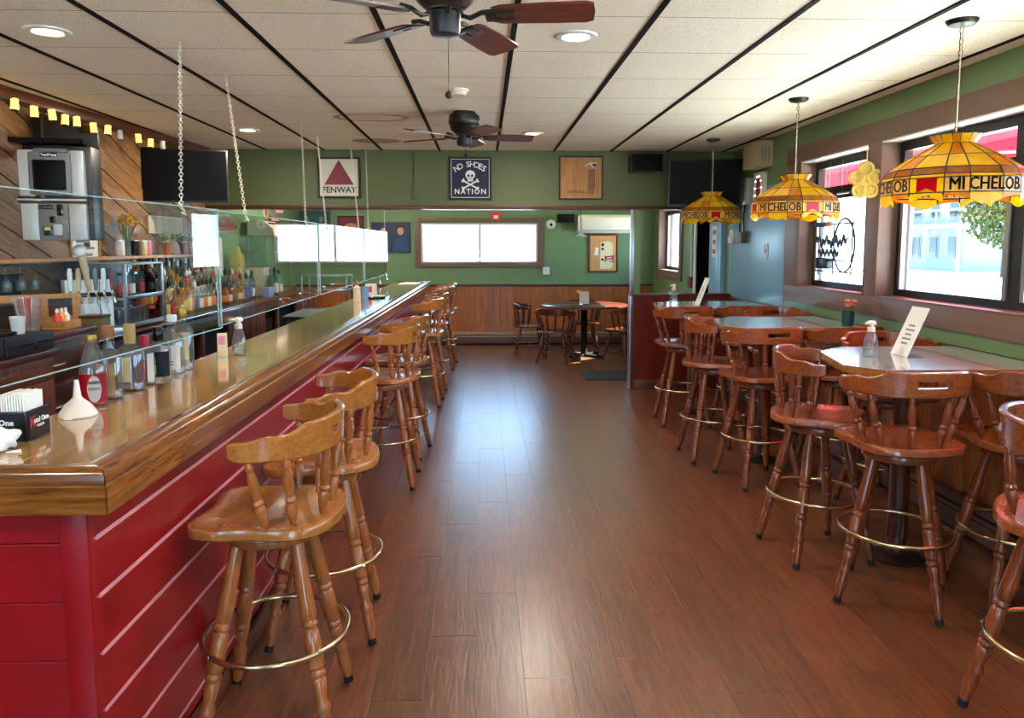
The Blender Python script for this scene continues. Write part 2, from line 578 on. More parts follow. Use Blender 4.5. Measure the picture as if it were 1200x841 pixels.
_txt = {}
def text_mesh(s, size, mat, depth=0.0012, bold=0.0, sx=1.0, align='CENTER', spacing=1.0, fat=0.0):
    key = (s, size, mat, depth, bold, sx, align, spacing, fat)
    if key in _txt:
        return _txt[key]
    cu = bpy.data.curves.new('lettering', 'FONT')
    cu.body = s
    cu.size = size
    cu.align_x = align
    cu.align_y = 'CENTER'
    cu.extrude = depth / 2
    cu.offset = bold
    cu.resolution_u = 2
    cu.space_character = spacing
    o = bpy.data.objects.new('lettering', cu)
    COL.objects.link(o)
    bpy.context.view_layer.update()
    dg = bpy.context.evaluated_depsgraph_get()
    me = bpy.data.meshes.new_from_object(o.evaluated_get(dg))
    bpy.data.objects.remove(o)
    bpy.data.curves.remove(cu)
    me.name = 'lettering'
    if fat:
        bm = bmesh.new()
        for dx, dy in ((-fat, 0), (0, 0), (fat, 0), (0, fat * .5), (0, -fat * .5)):
            me.transform(Matrix.Translation((dx, dy, 0)))
            bm.from_mesh(me)
            me.transform(Matrix.Translation((-dx, -dy, 0)))
        bm.to_mesh(me)
        bm.free()
    if sx != 1.0:
        me.transform(Matrix.Diagonal((sx, 1, 1, 1)))
    me.materials.clear()
    me.materials.append(M[mat] if isinstance(mat, str) else mat)
    _txt[key] = me
    return me

def letters(s, size, mat, parent, loc, rot=(PI / 2, 0, 0), name='lettering', **k):
    """flat raised lettering; default rotation stands it up to be read from -Y"""
    o = put(name, text_mesh(s, size, mat, **k), parent, loc, rot=rot)
    return o
# ------------------------------------------------------------------ the setting
CZ = 2.58            # ceiling
XR = 2.70            # right wall face
YF = 11.90           # far wall face
YS = 8.10            # soffit face

# floor: slab plus individual vinyl planks
floor = struct('floor', bx(-3.7, XR + 0.2, -1.7, YF + 0.15, -0.12, -0.004), 'floor')
pw, pl = 0.182, 1.22
pm = mesh(bx(0.0006, pw - 0.0006, 0.0006, pl - 0.0006, -0.0045, 0.0, 0.0005), 'plank', False, ('floor',))
offs = [0.0, 0.71, 0.33, 0.95, 0.52, 0.15, 0.83]
for i in range(20):
    x = -0.95 + i * pw
    y = 1.0 - offs[i % 7]
    while y < YF - 0.02:
        if y + pl > YF:
            L = YF - y
            o = put('plank', mesh(bx(0.0006, pw - 0.0006, 0.0006, L - 0.0006, -0.0045, 0.0, 0.0005), 'plank', False, ('floor',)), floor, (x, y, 0))
        else:
            put('plank', pm, floor, (x, y, 0))
        y += pl

# ceiling: dark deck, individual tiles, black grid strips
ceil = struct('ceiling', bx(-3.7, XR + 0.2, -1.7, YF + 0.15, CZ + 0.02, CZ + 0.12), 'matt_black')
TX, TY = 0.607, 0.61
tx0, ty0 = 0.143 - 6 * TX, 3.375 - 8 * TY
tm = mesh(bx(-0.300, 0.300, -0.3025, 0.3025, 0, 0.018, 0.002), 'ceiling_tile', False, ('tile',))
for i in range(11):
    for j in range(16):
        x0, y0 = tx0 + i * TX, ty0 + j * TY
        x1, y1 = min(x0 + TX, XR), min(y0 + TY, YS)
        if x1 - x0 < 0.05 or y1 - y0 < 0.05:
            continue
        if x1 - x0 > 0.6 and y1 - y0 > 0.6:
            put('ceiling_tile', tm, ceil, (x0 + TX / 2, y0 + TY / 2, CZ))
        else:
            obj('ceiling_tile', bx(-(x1 - x0) / 2 + .003, (x1 - x0) / 2 - .003, -(y1 - y0) / 2 + .003, (y1 - y0) / 2 - .003, 0, .018), 'tile', ceil, ((x0 + x1) / 2, (y0 + y1) / 2, CZ), smooth=False)
sm_ = mesh(bx(-0.013, 0.013, -1.6, YS, -0.006, 0.006), 'grid_strip', False, ('matt_black',))
se_ = mesh(bx(-0.022, -0.0135, -1.6, YS, -0.004, 0.004), 'grid_strip_edge', False, ('offwhite',))
for i in range(11):
    x = tx0 + i * TX
    g = put('grid_strip', sm_, ceil, (x, 0, CZ))
    if x < 0:
        put('grid_strip_edge', se_, g, (0, 0, 0))
ct_ = mesh(bx(-0.287, 0.287, -0.004, 0.004, -0.001, 0.006), 'cross_strip', False, ('stain',))
for i in range(10):
    for j in range(1, 16):
        put('cross_strip', ct_, ceil, (tx0 + (i + .5) * TX, ty0 + j * TY, CZ + 0.001))
def annulus(R, r, t, seg=28, sy=1.0):
    bm = bmesh.new()
    lathe(bm, [(r, 0), (R, 0), (R, t), (r, t), (r, 0)], seg, None, 0, False, 1.0, sy)
    return bm
obj('water_stain', annulus(0.30, 0.25, 0.001, sy=.6), 'stain', ceil, (-0.88, 6.05, CZ - 0.0012))
obj('water_stain', annulus(0.24, 0.02, 0.001, sy=.7), 'stain', ceil, (-1.03, 7.4, CZ - 0.0012))
obj('ceiling_panel', bx(-2.95, XR, YS + .2, YF, 2.57, 2.58), 'tile', ceil, smooth=False)

# soffit (drop beam between the two rooms)
sof = struct('wall_soffit', bx(-2.97, XR, YS, YS + 0.2, 2.0, CZ), 'green_dark')
struct('trim_1', bx(-2.97, XR, YS - 0.012, YS + 0.212, 1.962, 2.0, .004), 'trimred')

# far wall with its window opening
def wall_with_hole(axis, pos, th, a0, a1, z0, z1, holes):
    """slab in plane axis=pos; holes = [(b0,b1,z0,z1)] not overlapping in b"""
    bm = bmesh.new()
    def add(b0, b1, c0, c1):
        if b1 - b0 < 1e-4 or c1 - c0 < 1e-4:
            return
        if axis == 'x':
            bx(pos, pos + th, b0, b1, c0, c1, bm=bm)
        else:
            bx(b0, b1, pos, pos + th, c0, c1, bm=bm)
    cur = a0
    for (b0, b1, c0, c1) in sorted(holes):
        add(cur, b0, z0, z1)
        add(b0, b1, z0, c0)
        add(b0, b1, c1, z1)
        cur = b1
    add(cur, a1, z0, z1)
    return bm
FWX0, FWX1, FWZ0, FWZ1 = -1.00, 0.87, 1.30, 1.915
struct('wall_far', wall_with_hole('y', YF, 0.15, -3.7, XR + 0.2, 0, CZ, [(FWX0, FWX1, FWZ0, FWZ1)]), 'green')
# wainscot boards on the far wall, cap rail
wf = struct('trim_2', bx(-2.95, XR, YF - 0.03, YF, 0.925, 0.958, .004), 'trimred')
for i, x in enumerate([-2.94 + k * 0.1 for k in range(56)]):
    if i % 7 == 0 or True:
        put('wainscot_board', mesh(bx(0.001, 0.099, -0.016 - 0.002 * (i % 3 == 0), 0, 0.0, 0.924, 0.002), 'wainscot_board', False, ('panel',)) if i < 2 else bpy.data.meshes['wainscot_board' if i % 2 else 'wainscot_board.001'], wf, (x, YF, 0))

def win_far():
    r = struct('window_1')
    Y = YF
    def p(name, x0, x1, z0, z1, y0, y1, m, bev=.003):
        return obj(name, bx(x0, x1, y0, y1, z0, z1, bev), m, r)
    # taupe casing boards
    p('casing_board', -1.082, -0.985, 1.226, 2.003, Y - .02, Y, 'taupe')
    p('casing_board', 0.85, 0.947, 1.226, 2.003, Y - .02, Y, 'taupe')
    p('casing_board', -0.985, 0.85, 1.93, 2.003, Y - .02, Y, 'taupe')
    p('casing_board', -0.985, 0.85, 1.226, 1.30, Y - .02, Y, 'taupe')
    p('window_frame', FWX0, -0.95, FWZ0, FWZ1, Y - .005, Y + .12, 'white')
    p('window_frame', 0.82, FWX1, FWZ0, FWZ1, Y - .005, Y + .12, 'white')
    p('window_frame', -0.95, 0.82, 1.885, FWZ1, Y - .005, Y + .12, 'white')
    p('window_frame', -0.95, 0.82, FWZ0, 1.325, Y - .005, Y + .12, 'white')
    p('mullion', -0.085, -0.04, 1.325, 1.885, Y + .02, Y + .09, 'white')
    p('pane', -0.95, -0.085, 1.325, 1.885, Y + .05, Y + .056, 'pane', 0)
    p('pane', -0.04, 0.82, 1.325, 1.885, Y + .07, Y + .076, 'pane', 0)
win_far()

# right wall
Z0, Z1 = 1.23, 2.28
RW = [(-1.0, 2.1, Z0, Z1), (2.35, 5.04, Z0, Z1), (5.2, 6.33, Z0, Z1), (8.78, 9.42, 0.0, 2.03), (10.25, 11.45, 1.2, 2.1)]
struct('wall_right', wall_with_hole('x', XR, 0.2, -1.7, YF, 0, CZ, RW), 'green')
struct('trim_3', bx(XR - 0.006, XR, 6.64, 8.1, 1.03, 2.14, .001), 'blue')  # thin layer carrying the painted sky sheen of the green wall
n_t = [3]
def trim(x0, x1, y0, y1, z0, z1, m, bev=.003):
    n_t[0] += 1
    return struct('trim_%d' % n_t[0], bx(x0, x1, y0, y1, z0, z1, bev), m)
trim(XR - .022, XR, -1.2, 2.9, 2.28, 2.42, 'taupe')
trim(XR - .022, XR, 2.902, 4.35, 2.28, 2.42, 'taupe')
trim(XR - .022, XR, 4.352, 6.62, 2.28, 2.42, 'taupe')
trim(XR - .022, XR, -1.2, 3.35, 1.095, 1.23, 'taupe')
trim(XR - .022, XR, 3.352, 4.95, 1.095, 1.23, 'taupe')
trim(XR - .022, XR, 4.952, 6.62, 1.095, 1.23, 'taupe')
trim(XR - .022, XR, 2.1, 2.35, 1.23, 2.28, 'taupe')
trim(XR - .022, XR, 5.04, 5.2, 1.23, 2.28, 'taupe')
trim(XR - .022, XR, 6.33, 6.62, 1.23, 2.28, 'taupe')
# wainscot under the right windows
wr = trim(XR - .028, XR, -1.2, 8.1, 0.985, 1.015, 'trimred')
wb = mesh(bx(-0.016, 0, 0.001, 0.119, 0.02, 0.984, 0.002), 'wainscot_board', False, ('panel',))
for k in range(46):
    put('wainscot_board', wb, wr, (XR, 2.5 + k * 0.12, 0))

def win_right(n, y0, y1, z0, z1, mull=(), transom=True, head_white=True, jamb='taupe'):
    r = struct('window_%d' % n)
    def p(name, xa, xb, ya, yb, za, zb, m, bev=.003):
        return obj(name, bx(xa, xb, ya, yb, za, zb, bev), m, r)
    e = .012
    p('jamb', XR - .024, XR + .2, y0, y0 + e, z0, z1, jamb)
    p('jamb', XR - .024, XR + .2, y1 - e, y1, z0, z1, jamb)
    p('jamb', XR - .024, XR + .2, y0 + e, y1 - e, z1 - e, z1, 'white' if head_white else jamb)
    p('sill', XR - .03, XR + .2, y0 + e, y1 - e, z0, z0 + e, 'taupe')
    ys = [y0 + e] + list(mull) + [y1 - e]
    gx = XR + .13
    for a, b in zip(ys, ys[1:]):
        a2, b2 = a, b
        fr = bmesh.new()
        w = .055
        bx(gx - .025, gx + .03, a2, a2 + w, z0 + e, z1 - e, bm=fr)
        bx(gx - .025, gx + .03, b2 - w, b2, z0 + e, z1 - e, bm=fr)
        bx(gx - .025, gx + .03, a2 + w, b2 - w, z1 - e - .06, z1 - e, bm=fr)
        bx(gx - .025, gx + .03, a2 + w, b2 - w, z0 + e, z0 + e + .045, bm=fr)
        obj('window_frame', fr, 'dark_alu', r)
        # bright aluminium stops inside the dark frame
        st = bmesh.new()
        bx(gx - .035, gx - .005, a2 + w, a2 + w + .03, z0 + e + .045, 1.95 if transom else z1 - .08, bm=st)
        bx(gx - .035, gx - .005, b2 - w - .03, b2 - w, z0 + e + .045, 1.95 if transom else z1 - .08, bm=st)
        obj('glazing_stop', st, 'alu', r)
        if transom:
            p('transom', gx - .03, gx + .03, a2 + w, b2 - w, 1.95, 2.05, 'dark_alu')
            hd = bmesh.new()
            cyl(hd, (gx - .05, (a2 + b2) / 2 - .1, 1.985), (gx - .05, (a2 + b2) / 2 + .1, 1.985), .009, 8)
            for q in (-.08, .08):
                cyl(hd, (gx - .05, (a2 + b2) / 2 + q, 1.985), (gx - .03, (a2 + b2) / 2 + q, 1.985), .007, 6)
            obj('vent_handle', hd, 'steel', r)
            p('pane', gx, gx + .006, a2 + w, b2 - w, 2.05, z1 - e - .06, 'pane', 0)
            p('pane', gx, gx + .006, a2 + w, b2 - w, z0 + e + .045, 1.95, 'pane', 0)
        else:
            p('pane', gx, gx + .006, a2 + w, b2 - w, z0 + e + .045, z1 - e - .06, 'pane', 0)
    return r
win_right(2, 5.2, 6.33, Z0, Z1)
win_right(3, 2.35, 5.04, Z0, Z1, (3.86,))
win_right(4, -1.0, 2.1, Z0, Z1, (0.55,))
w5 = win_right(5, 10.25, 11.45, 1.2, 2.1, (), False, False)
for a in ((XR - .02, XR, 10.13, 10.25, 1.08, 2.2), (XR - .02, XR, 11.45, 11.57, 1.08, 2.2), (XR - .02, XR, 10.25, 11.45, 1.08, 1.2), (XR - .02, XR, 10.25, 11.45, 2.1, 2.2)):
    obj('casing_board', bx(*a, .003), 'taupe', w5)

# side door beyond the partition: opening shut by a black sheet for the vestibule's shade, pale blue leaf folded back along the wall
d1 = struct('door_1')
obj('vestibule_shade', bx(XR + .17, XR + .2, 8.78, 9.42, 0, 2.03), 'matt_black', d1)
obj('jamb', bx(XR - .01, XR + .17, 9.40, 9.42, 0, 2.03), 'matt_black', d1)
obj('jamb', bx(XR - .01, XR + .17, 8.78, 8.80, 0, 2.03), 'bluepanel', d1)
obj('door_leaf', bx(XR - .045, XR - .002, 8.42, 8.78, 0.02, 2.03, .003), 'bluepanel', d1)
obj('door_casing', bx(XR - .06, XR - .002, 8.31, 8.41, 0.0, 2.06, .003), 'bluepanel', d1)
obj('door_casing', bx(XR - .03, XR, 9.42, 9.50, 0, 2.08, .003), 'white', d1)

# back wall behind the camera; window and glazed door added to let in light
struct('wall_back', wall_with_hole('y', -1.75, 0.15, -3.7, XR + .2, 0, CZ, [(-2.6, -1.4, 0.9, 2.2), (0.0, 0.95, 0.15, 2.1)]), 'green')
w6 = struct('window_6')
obj('pane', bx(-2.6, -1.4, -1.68, -1.674, .9, 2.2), 'pane', w6)
obj('window_frame', bx(-2.03, -1.97, -1.70, -1.64, .9, 2.2), 'dark_alu', w6)
d2 = struct('door_2')
obj('pane', bx(0.08, 0.87, -1.68, -1.674, .25, 2.0), 'pane', d2)
fb = bmesh.new()
for a in ((0, .08, .15, 2.1), (.87, .95, .15, 2.1), (.08, .87, .15, .25), (.08, .87, 2.0, 2.1)):
    bx(a[0], a[1], -1.71, -1.64, a[2], a[3], bm=fb)
obj('door_frame', fb, 'dark_alu', d2)

# left wall: pine boards laid on the slant (near), green beyond the soffit
LA = -0.0539
wl_ = struct('wall_left', bx(-0.12, -0.001, -1.8, 8.09, 0, CZ), 'matt_black', loc=(-3.384, 0, 0), rz=LA)
def clip(poly, a, b, c):
    """keep a*x+b*y<=c"""
    out = []
    for p, q in zip(poly, poly[1:] + poly[:1]):
        dp, dq = a * p[0] + b * p[1] - c, a * q[0] + b * q[1] - c
        if dp <= 0:
            out.append(p)
        if dp * dq < 0:
            t = dp / (dp - dq)
            out.append((p[0] + t * (q[0] - p[0]), p[1] + t * (q[1] - p[1])))
    return out
sl, pv = -0.45, 0.168
RZX = Matrix(((0, 0, 1, 0), (1, 0, 0, 0), (0, 1, 0, 0), (0, 0, 0, 1)))   # (y,z,x) -> (x,y,z)
k = -2
while True:
    lo = 0.6 + k * pv
    if lo > CZ + 8.2 * 0.45:
        break
    # board between z = lo + sl*y and z = lo+pv + sl*y
    y_l, y_r = 3.0, 8.085
    poly = [(y_l, lo + sl * y_l), (y_r, lo + sl * y_r), (y_r, lo + pv - .010 + sl * y_r), (y_l, lo + pv - .010 + sl * y_l)]
    poly = clip(poly, 0, 1, CZ)
    poly = clip(poly, 0, -1, -0.9) if len(poly) > 2 else poly
    if len(poly) > 2:
        cy_ = sum(p[0] for p in poly) / len(poly)
        cz_ = sum(p[1] for p in poly) / len(poly)
        an = math.atan(sl)
        R = Matrix.Rotation(-an, 2)
        loc2 = [tuple(R @ Vector((p[0] - cy_, p[1] - cz_))) for p in poly]
        bm = bmesh.new()
        prism(bm, loc2, -0.006, 0.018 + 0.003 * (k % 3), mat=RZX)
        obj('wall_plank', bm, 'plank', wl_, (0, cy_, cz_), rot=(an, 0, 0), smooth=False)
    k += 1
obj('lower_panel', bx(0, .015, 2.0, 8.085, 0, .9), 'darkwood', wl_)
trim_b = struct('trim_20', bx(-0.001, 0.13, 2.5, 8.08, CZ - 0.075, CZ - .001, .006), 'beam', loc=(-3.384, 0, 0), rz=LA)
struct('wall_rear_left', bx(-3.1, -2.95, 8.085, YF, 0, CZ), 'green')
struct('wall_near_left', bx(-3.70, -3.62, -1.7, 0.2, 0, CZ), 'green')

# half wall with a post: partition of the side room
part = struct('wall_partition', bx(1.605, XR - .002, YS, YS + .10, 0, 1.03), 'mahog')
obj('cap_rail', bx(1.59, XR - .002, YS - .015, YS + .115, 1.03, 1.05, .004), 'trimred', part)
obj('post', bx(1.632, 1.70, YS + .012, YS + .092, 1.05, 1.962, .003), 'green', part)
obj('corner_guard', bx(1.585, 1.628, YS + .0, YS + .02, 1.052, 1.962, .002), 'steel', part)
obj('corner_guard', bx(1.588, 1.606, YS - .012, YS + .11, 0.0, 1.028, .002), 'steel', part)
obj('end_board', bx(1.607, 1.64, YS - .01, YS - .001, 0.0, 1.028, .002), 'trimred', part)
obj('base_board', bx(1.642, XR - .01, YS - .02, YS - .001, 0, .1, .002), 'trimred', part)

# ------------------------------------------------------------------ outside
gr = bmesh.new()
bx(XR + .2, 90, -40, 110, -0.5, -0.15, bm=gr)
bx(-40, XR + .2, YF + .15, 110, -0.5, -0.15, bm=gr)
bx(-40, XR + .2, -40, -1.75, -0.5, -0.15, bm=gr)
tag(obj('street_ground', gr, 'concrete'), kind='structure')
aw = thing('awning', 'red fabric awning outside above the front windows', 'awning', (XR + .22, 0, 2.9))
bm = bmesh.new()
P4 = [(0, 0), (1.0, -.52), (1.0, -.80), (.985, -.80), (.985, -.53), (0, -.02)]
prism(bm, P4, -1.6, 8.6, mat=Matrix(((1, 0, 0, 0), (0, 0, 1, 0), (0, 1, 0, 0), (0, 0, 0, 1))))
obj('awning_fabric', bm, 'awning', aw, smooth=False)
for y in (-1.5, 1.8, 5.1, 8.5):
    obj('awning_strut', cyl(bmesh.new(), (0.0, y, -.72), (.97, y, -.66), .012, 8), 'alu', aw)

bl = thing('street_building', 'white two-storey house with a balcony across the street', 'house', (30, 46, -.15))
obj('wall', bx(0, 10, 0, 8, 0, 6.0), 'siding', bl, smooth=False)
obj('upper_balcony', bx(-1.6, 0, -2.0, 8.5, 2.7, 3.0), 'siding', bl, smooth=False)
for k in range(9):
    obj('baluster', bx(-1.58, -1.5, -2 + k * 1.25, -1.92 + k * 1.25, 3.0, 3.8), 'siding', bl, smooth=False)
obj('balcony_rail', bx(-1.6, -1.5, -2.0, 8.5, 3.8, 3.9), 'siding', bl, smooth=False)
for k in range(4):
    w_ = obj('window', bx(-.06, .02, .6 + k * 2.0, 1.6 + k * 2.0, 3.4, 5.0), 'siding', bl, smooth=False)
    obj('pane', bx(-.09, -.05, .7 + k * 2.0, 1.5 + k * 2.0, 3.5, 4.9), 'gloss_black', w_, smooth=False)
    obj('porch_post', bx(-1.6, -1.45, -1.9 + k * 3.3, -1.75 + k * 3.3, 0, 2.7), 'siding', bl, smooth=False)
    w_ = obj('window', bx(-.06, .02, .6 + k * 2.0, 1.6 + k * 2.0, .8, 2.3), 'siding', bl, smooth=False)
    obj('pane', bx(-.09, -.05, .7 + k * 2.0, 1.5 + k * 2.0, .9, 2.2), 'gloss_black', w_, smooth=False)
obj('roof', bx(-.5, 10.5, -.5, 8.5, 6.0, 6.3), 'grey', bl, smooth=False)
def tree(loc, h, rad, label, seed):
    rnd = random.Random(seed)
    t = thing('street_tree', label, 'tree', loc, group=None)
    obj('trunk', cyl(bmesh.new(), (0, 0, 0), (0, 0, h * .6), .2, 8, .1), 'bark', t)
    bm = bmesh.new()
    for k in range(2600):
        u = Vector((rnd.gauss(0, 1), rnd.gauss(0, 1), rnd.gauss(0, 1))).normalized() * (rnd.random() ** .4)
        c = Vector((u.x * rad, u.y * rad, h * .65 + u.z * h * .38))
        r3 = Euler((rnd.random() * 6, rnd.random() * 6, rnd.random() * 6)).to_matrix()
        s = .15
        q = [bm.verts.new(c + r3 @ Vector(p)) for p in ((-s, 0, 0), (0, -s * .6, .03), (s, 0, 0), (0, s * .6, .03))]
        bm.faces.new(q)
    f = obj('crown', bm, 'canopy_leaf', t, smooth=False)
    f['kind'] = 'stuff'
tree((27.3, 38.4, -.15), 5.6, 2.2, 'leafy tree beside the white house across the street', 3)
# ------------------------------------------------------------------ ceiling lights and fans
def downlight(x, y, label):
    t = thing('recessed_downlight', label, 'ceiling light', (x, y, CZ), 0, 'recessed ceiling lights')
    bm = bmesh.new()
    lathe(bm, [(.062, -.004), (.07, -.010), (.098, -.008), (.102, -.001), (.102, .004), (.062, .004)], 28, cap=False)
    obj('trim_ring', bm, 'white', t)
    obj('lens', lathe(bmesh.new(), [(0, -.005), (.05, -.005), (.062, -.002)], 24, cap=False), 'lamp_glow', t)
    d = bpy.data.lights.new('downlight', 'AREA')
    d.shape = 'DISK'
    d.size = 0.12
    d.energy = LAMP_W * (2.2 if y > 9 else 1)  # stronger for the added unseen lamp in the far room
    d.color = (1.0, 0.9, 0.76)
    lo = bpy.data.objects.new('downlight', d)
    COL.objects.link(lo)
    lo.parent = t
    lo.location = (0, 0, -.012)
    return t
LAMP_W = 8.0
downlight(-2.03, 3.69, 'recessed ceiling light at the upper left over the bar')
downlight(0.444, 3.68, 'recessed ceiling light beside the nearer fan blade')
downlight(-2.05, 6.73, 'recessed ceiling light above the chain beside the wall television')
downlight(0.44, 6.84, 'recessed ceiling light to the right of the farther fan')
for (x, y) in ((-2.03, .65), (.444, .65), (-1.6, 9.8)):  # unseen lamps added to brighten the near end and the far room
    downlight(x, y, ('added unseen ceiling light over the near end of the bar, above the camera', 'added unseen ceiling light above the aisle beside the camera', 'added unseen ceiling light in the far room behind the soffit')[[-2.03, .444, -1.6].index(x)])

def fan(x, y, base, label, chain):
    t = thing('ceiling_fan', label, 'ceiling fan', (x, y, CZ), 0)
    obj('motor_housing', lathe(bmesh.new(), [(.0, 0), (.085, 0), (.09, -.012), (.115, -.03), (.12, -.075), (.112, -.10), (.105, -.105), (.108, -.112), (.10, -.135), (.078, -.155), (.066, -.165), (.066, -.172), (.0, -.172)], 28, cap=False), 'bronze', t)
    obj('switch_housing', lathe(bmesh.new(), [(0, -.172), (.05, -.172), (.055, -.178), (.055, -.235), (.05, -.25), (.02, -.256), (.0, -.256)], 24, cap=False), 'charcoal', t)
    out = [(0.17, .045), (.2, .058), (.4, .066), (.5, .066), (.525, .055), (.53, .0)]
    poly = [(a, b) for a, b in out] + [(a, -b) for a, b in reversed(out[:-1])] 
    bm = bmesh.new()
    prism(bm, poly, -.004, .004)
    bme = mesh(bm, 'blade', True, ('fan_blade',))
    am = bmesh.new()
    tube(am, [(.06, 0, .0), (.09, 0, -.01), (.13, 0, .008), (.17, 0, .012)], .009, 6)
    for s in (-1, 1):
        box(am, (.2, s * .024, -.006), (.1, .018, .005), 0, .002)
    box(am, (.165, 0, -.006), (.04, .07, .006), 0, .002)
    ame = mesh(am, 'blade_bracket', True, ('bronze',))
    for k in range(5):
        a = math.radians(base + 72 * k)
        R = Matrix.Rotation(a, 4, 'Z') @ Matrix.Rotation(math.radians(-12), 4, 'X')
        b_ = put('blade', bme, t, (0, 0, -.185), rot=R.to_euler())
        put('blade_bracket', ame, b_, (0, 0, 0))
    bm = bmesh.new()
    cyl(bm, (0.012, -.02, -.255), (0.012, -.02, -.255 - chain), .0018, 5)
    pc = obj('pull_chain', bm, 'bronze', t)
    obj('pull_knob', sphere(bmesh.new(), (.012, -.02, -.262 - chain), .014, 10, 6), 'bronze', pc)
    return t
M['fan_blade'] = wood('cherry_fan_blade', '#3d130c', '#5d2216', '#743022', (2, 12, 12), 0.3, 0.5, tone=.1)
fan(-.135, 2.76, -8, 'nearer dark bronze ceiling fan with cherry blades and a long pull chain', .20)
fan(-.145, 5.78, 7, 'farther dark bronze ceiling fan low over the far end of the bar', .06)
t = thing('smoke_detector', 'small round white smoke detector on the ceiling between the two fans', 'smoke detector', (-.161, 4.96, CZ))
obj('body', lathe(bmesh.new(), [(.0, -.035), (.045, -.035), (.055, -.022), (.06, -.012), (.068, -.010), (.068, 0)], 24, cap=False), 'offwhite', t)
obj('vent_ring', torus(bmesh.new(), .052, .003, -.02, 24, 5), 'stain', t)

# ------------------------------------------------------------------ the bar
BX, BY = -0.875, 1.72
BA = -math.atan2(0.12, 8.88)
BL = 8.9
bar = thing('bar_counter', 'long red panelled bar counter with varnished oak rail and glossy wooden top', 'bar counter', (BX, BY, 0), BA)
def B(x, y, z=0):
    """bar-local -> world"""
    v = Matrix.Rotation(BA, 3, 'Z') @ Vector((x, y, z))
    return (v.x + BX, v.y + BY, v.z)
obj('carcass', bx(-.435, -.085, .06, BL - .06, .02, .955), 'matt_black', bar, smooth=False)
zs = [0.10, .147, .294, .441, .588, .735, .882, .96]
for k, (a, b_) in enumerate(zip(zs, zs[1:])):
    obj('front_board', bx(-.09, -.068, .055, BL - .05, a + .004, b_ - .004, .002), 'red', bar, smooth=False)
    obj('end_board', bx(-.40, -.13, .035, .06, a + .001, b_ - .001, .002), 'red', bar, smooth=False)
    if k:
        obj('groove_strip', bx(-.088, -.0668, .07, BL - .06, a - .006, a + .006), 'groove', bar, smooth=False)
obj('corner_post', bx(-.13, -.066, .028, .055, .0, .96, .002), 'red', bar)
obj('corner_post', bx(-.45, -.40, .03, .055, .0, .96, .002), 'red', bar)
obj('kick_board', bx(-.068, -.045, .05, BL, .0, .10, .004), 'kick', bar)
obj('kick_ledge', bx(-.045, -.02, .05, BL, .0, .022, .003), 'kick', bar)
# fascia and moulded rail (profile swept along the front and mitred at the near end)
prof = [(-.012, .962), (.0, .965), (.0, 1.030), (-.004, 1.034), (-.004, 1.056), (-.010, 1.064), (-.022, 1.070), (-.045, 1.073), (-.066, 1.069), (-.078, 1.063), (-.086, 1.063), (-.092, 1.058), (-.092, 1.0), (-.06, .962)]
def rail(bm, p_near, p_far, inner_dir):
    # p_near/p_far: functions offset->xy
    a = [bm.verts.new((*p_near(o), z)) for o, z in prof]
    b_ = [bm.verts.new((*p_far(o), z)) for o, z in prof]
    n_ = len(prof)
    for i in range(n_):
        bm.faces.new((a[i], a[(i + 1) % n_], b_[(i + 1) % n_], b_[i]))
    bm.faces.new(a)
    bm.faces.new(list(reversed(b_)))
bm = bmesh.new()
rail(bm, lambda o: (o, -o), lambda o: (o, BL), 0)
obj('front_rail', bm, 'oak', bar)
bm = bmesh.new()
rail(bm, lambda o: (o - .0015, -o - .0015), lambda o: (-.49, -o - .0015), 0)
obj('end_rail', bm, 'oak_end', bar)
# bar top in three lengthwise boards cut into lengths
xb = [-.475, -.34, -.21, -.0925]
for i in range(3):
    y0_ = .0925
    cuts = [.0925] + [1.4 + i * .7 + q * 2.3 for q in range(4) if 1.4 + i * .7 + q * 2.3 < BL] + [BL - .01]
    for a, b_ in zip(cuts, cuts[1:]):
        obj('top_board', bx(xb[i] + .0002, xb[i + 1] - .0002, a + .0002, b_ - .0002, 1.03, 1.058), 'maple', bar, smooth=False)
obj('inner_edge', bx(-.482, -.476, .0, BL - .01, 1.0, 1.059, .002), 'kick', bar)
obj('far_cap', bx(-.485, .002, BL + .0005, BL + .05, .96, 1.066, .006), 'oak_end', bar)

# ------------------------------------------------------------------ stools
def catmull(pts, per=6, closed=True):
    out = []
    n_ = len(pts)
    for i in range(n_):
        p0, p1, p2, p3 = (Vector(pts[(i + k - 1) % n_]) for k in range(4))
        for q in range(per):
            t = q / per
            out.append(0.5 * ((2 * p1) + (-p0 + p2) * t + (2 * p0 - 5 * p1 + 4 * p2 - p3) * t * t + (-p0 + 3 * p1 - 3 * p2 + p3) * t ** 3))
    return out

def seat_mesh(name, mat, w=1.0, d=1.0, th=.038, zt=0.0):
    half = [(0, .198), (.09, .212), (.165, .214), (.212, .172), (.222, .10), (.214, .03), (.221, -.04), (.222, -.10), (.20, -.16), (.145, -.205), (.07, -.226)]
    pts = [(x * w, y * d) for x, y in half] + [(0, -.23 * d)] + [(-x * w, y * d) for x, y in reversed(half[1:])]
    ring = catmull(pts, 3)
    bm = bmesh.new()
    layers = [(.955, zt - th), (1.0, zt - th + .008), (1.0, zt - .012), (.985, zt - .003), (.955, zt), (.86, zt - .001), (.70, zt - .006), (.42, zt - .010)]
    rs = [[bm.verts.new((p.x * s, p.y * s, z)) for p in ring] for s, z in layers]
    n_ = len(ring)
    for a, b_ in zip(rs, rs[1:]):
        for i in range(n_):
            bm.faces.new((a[i], a[(i + 1) % n_], b_[(i + 1) % n_], b_[i]))
    bm.faces.new(list(reversed(rs[0])))
    c = bm.verts.new((0, -.0, zt - .011))
    for i in range(n_):
        bm.faces.new((rs[-1][i], rs[-1][(i + 1) % n_], c))
    return mesh(bm, name, True, (mat,))

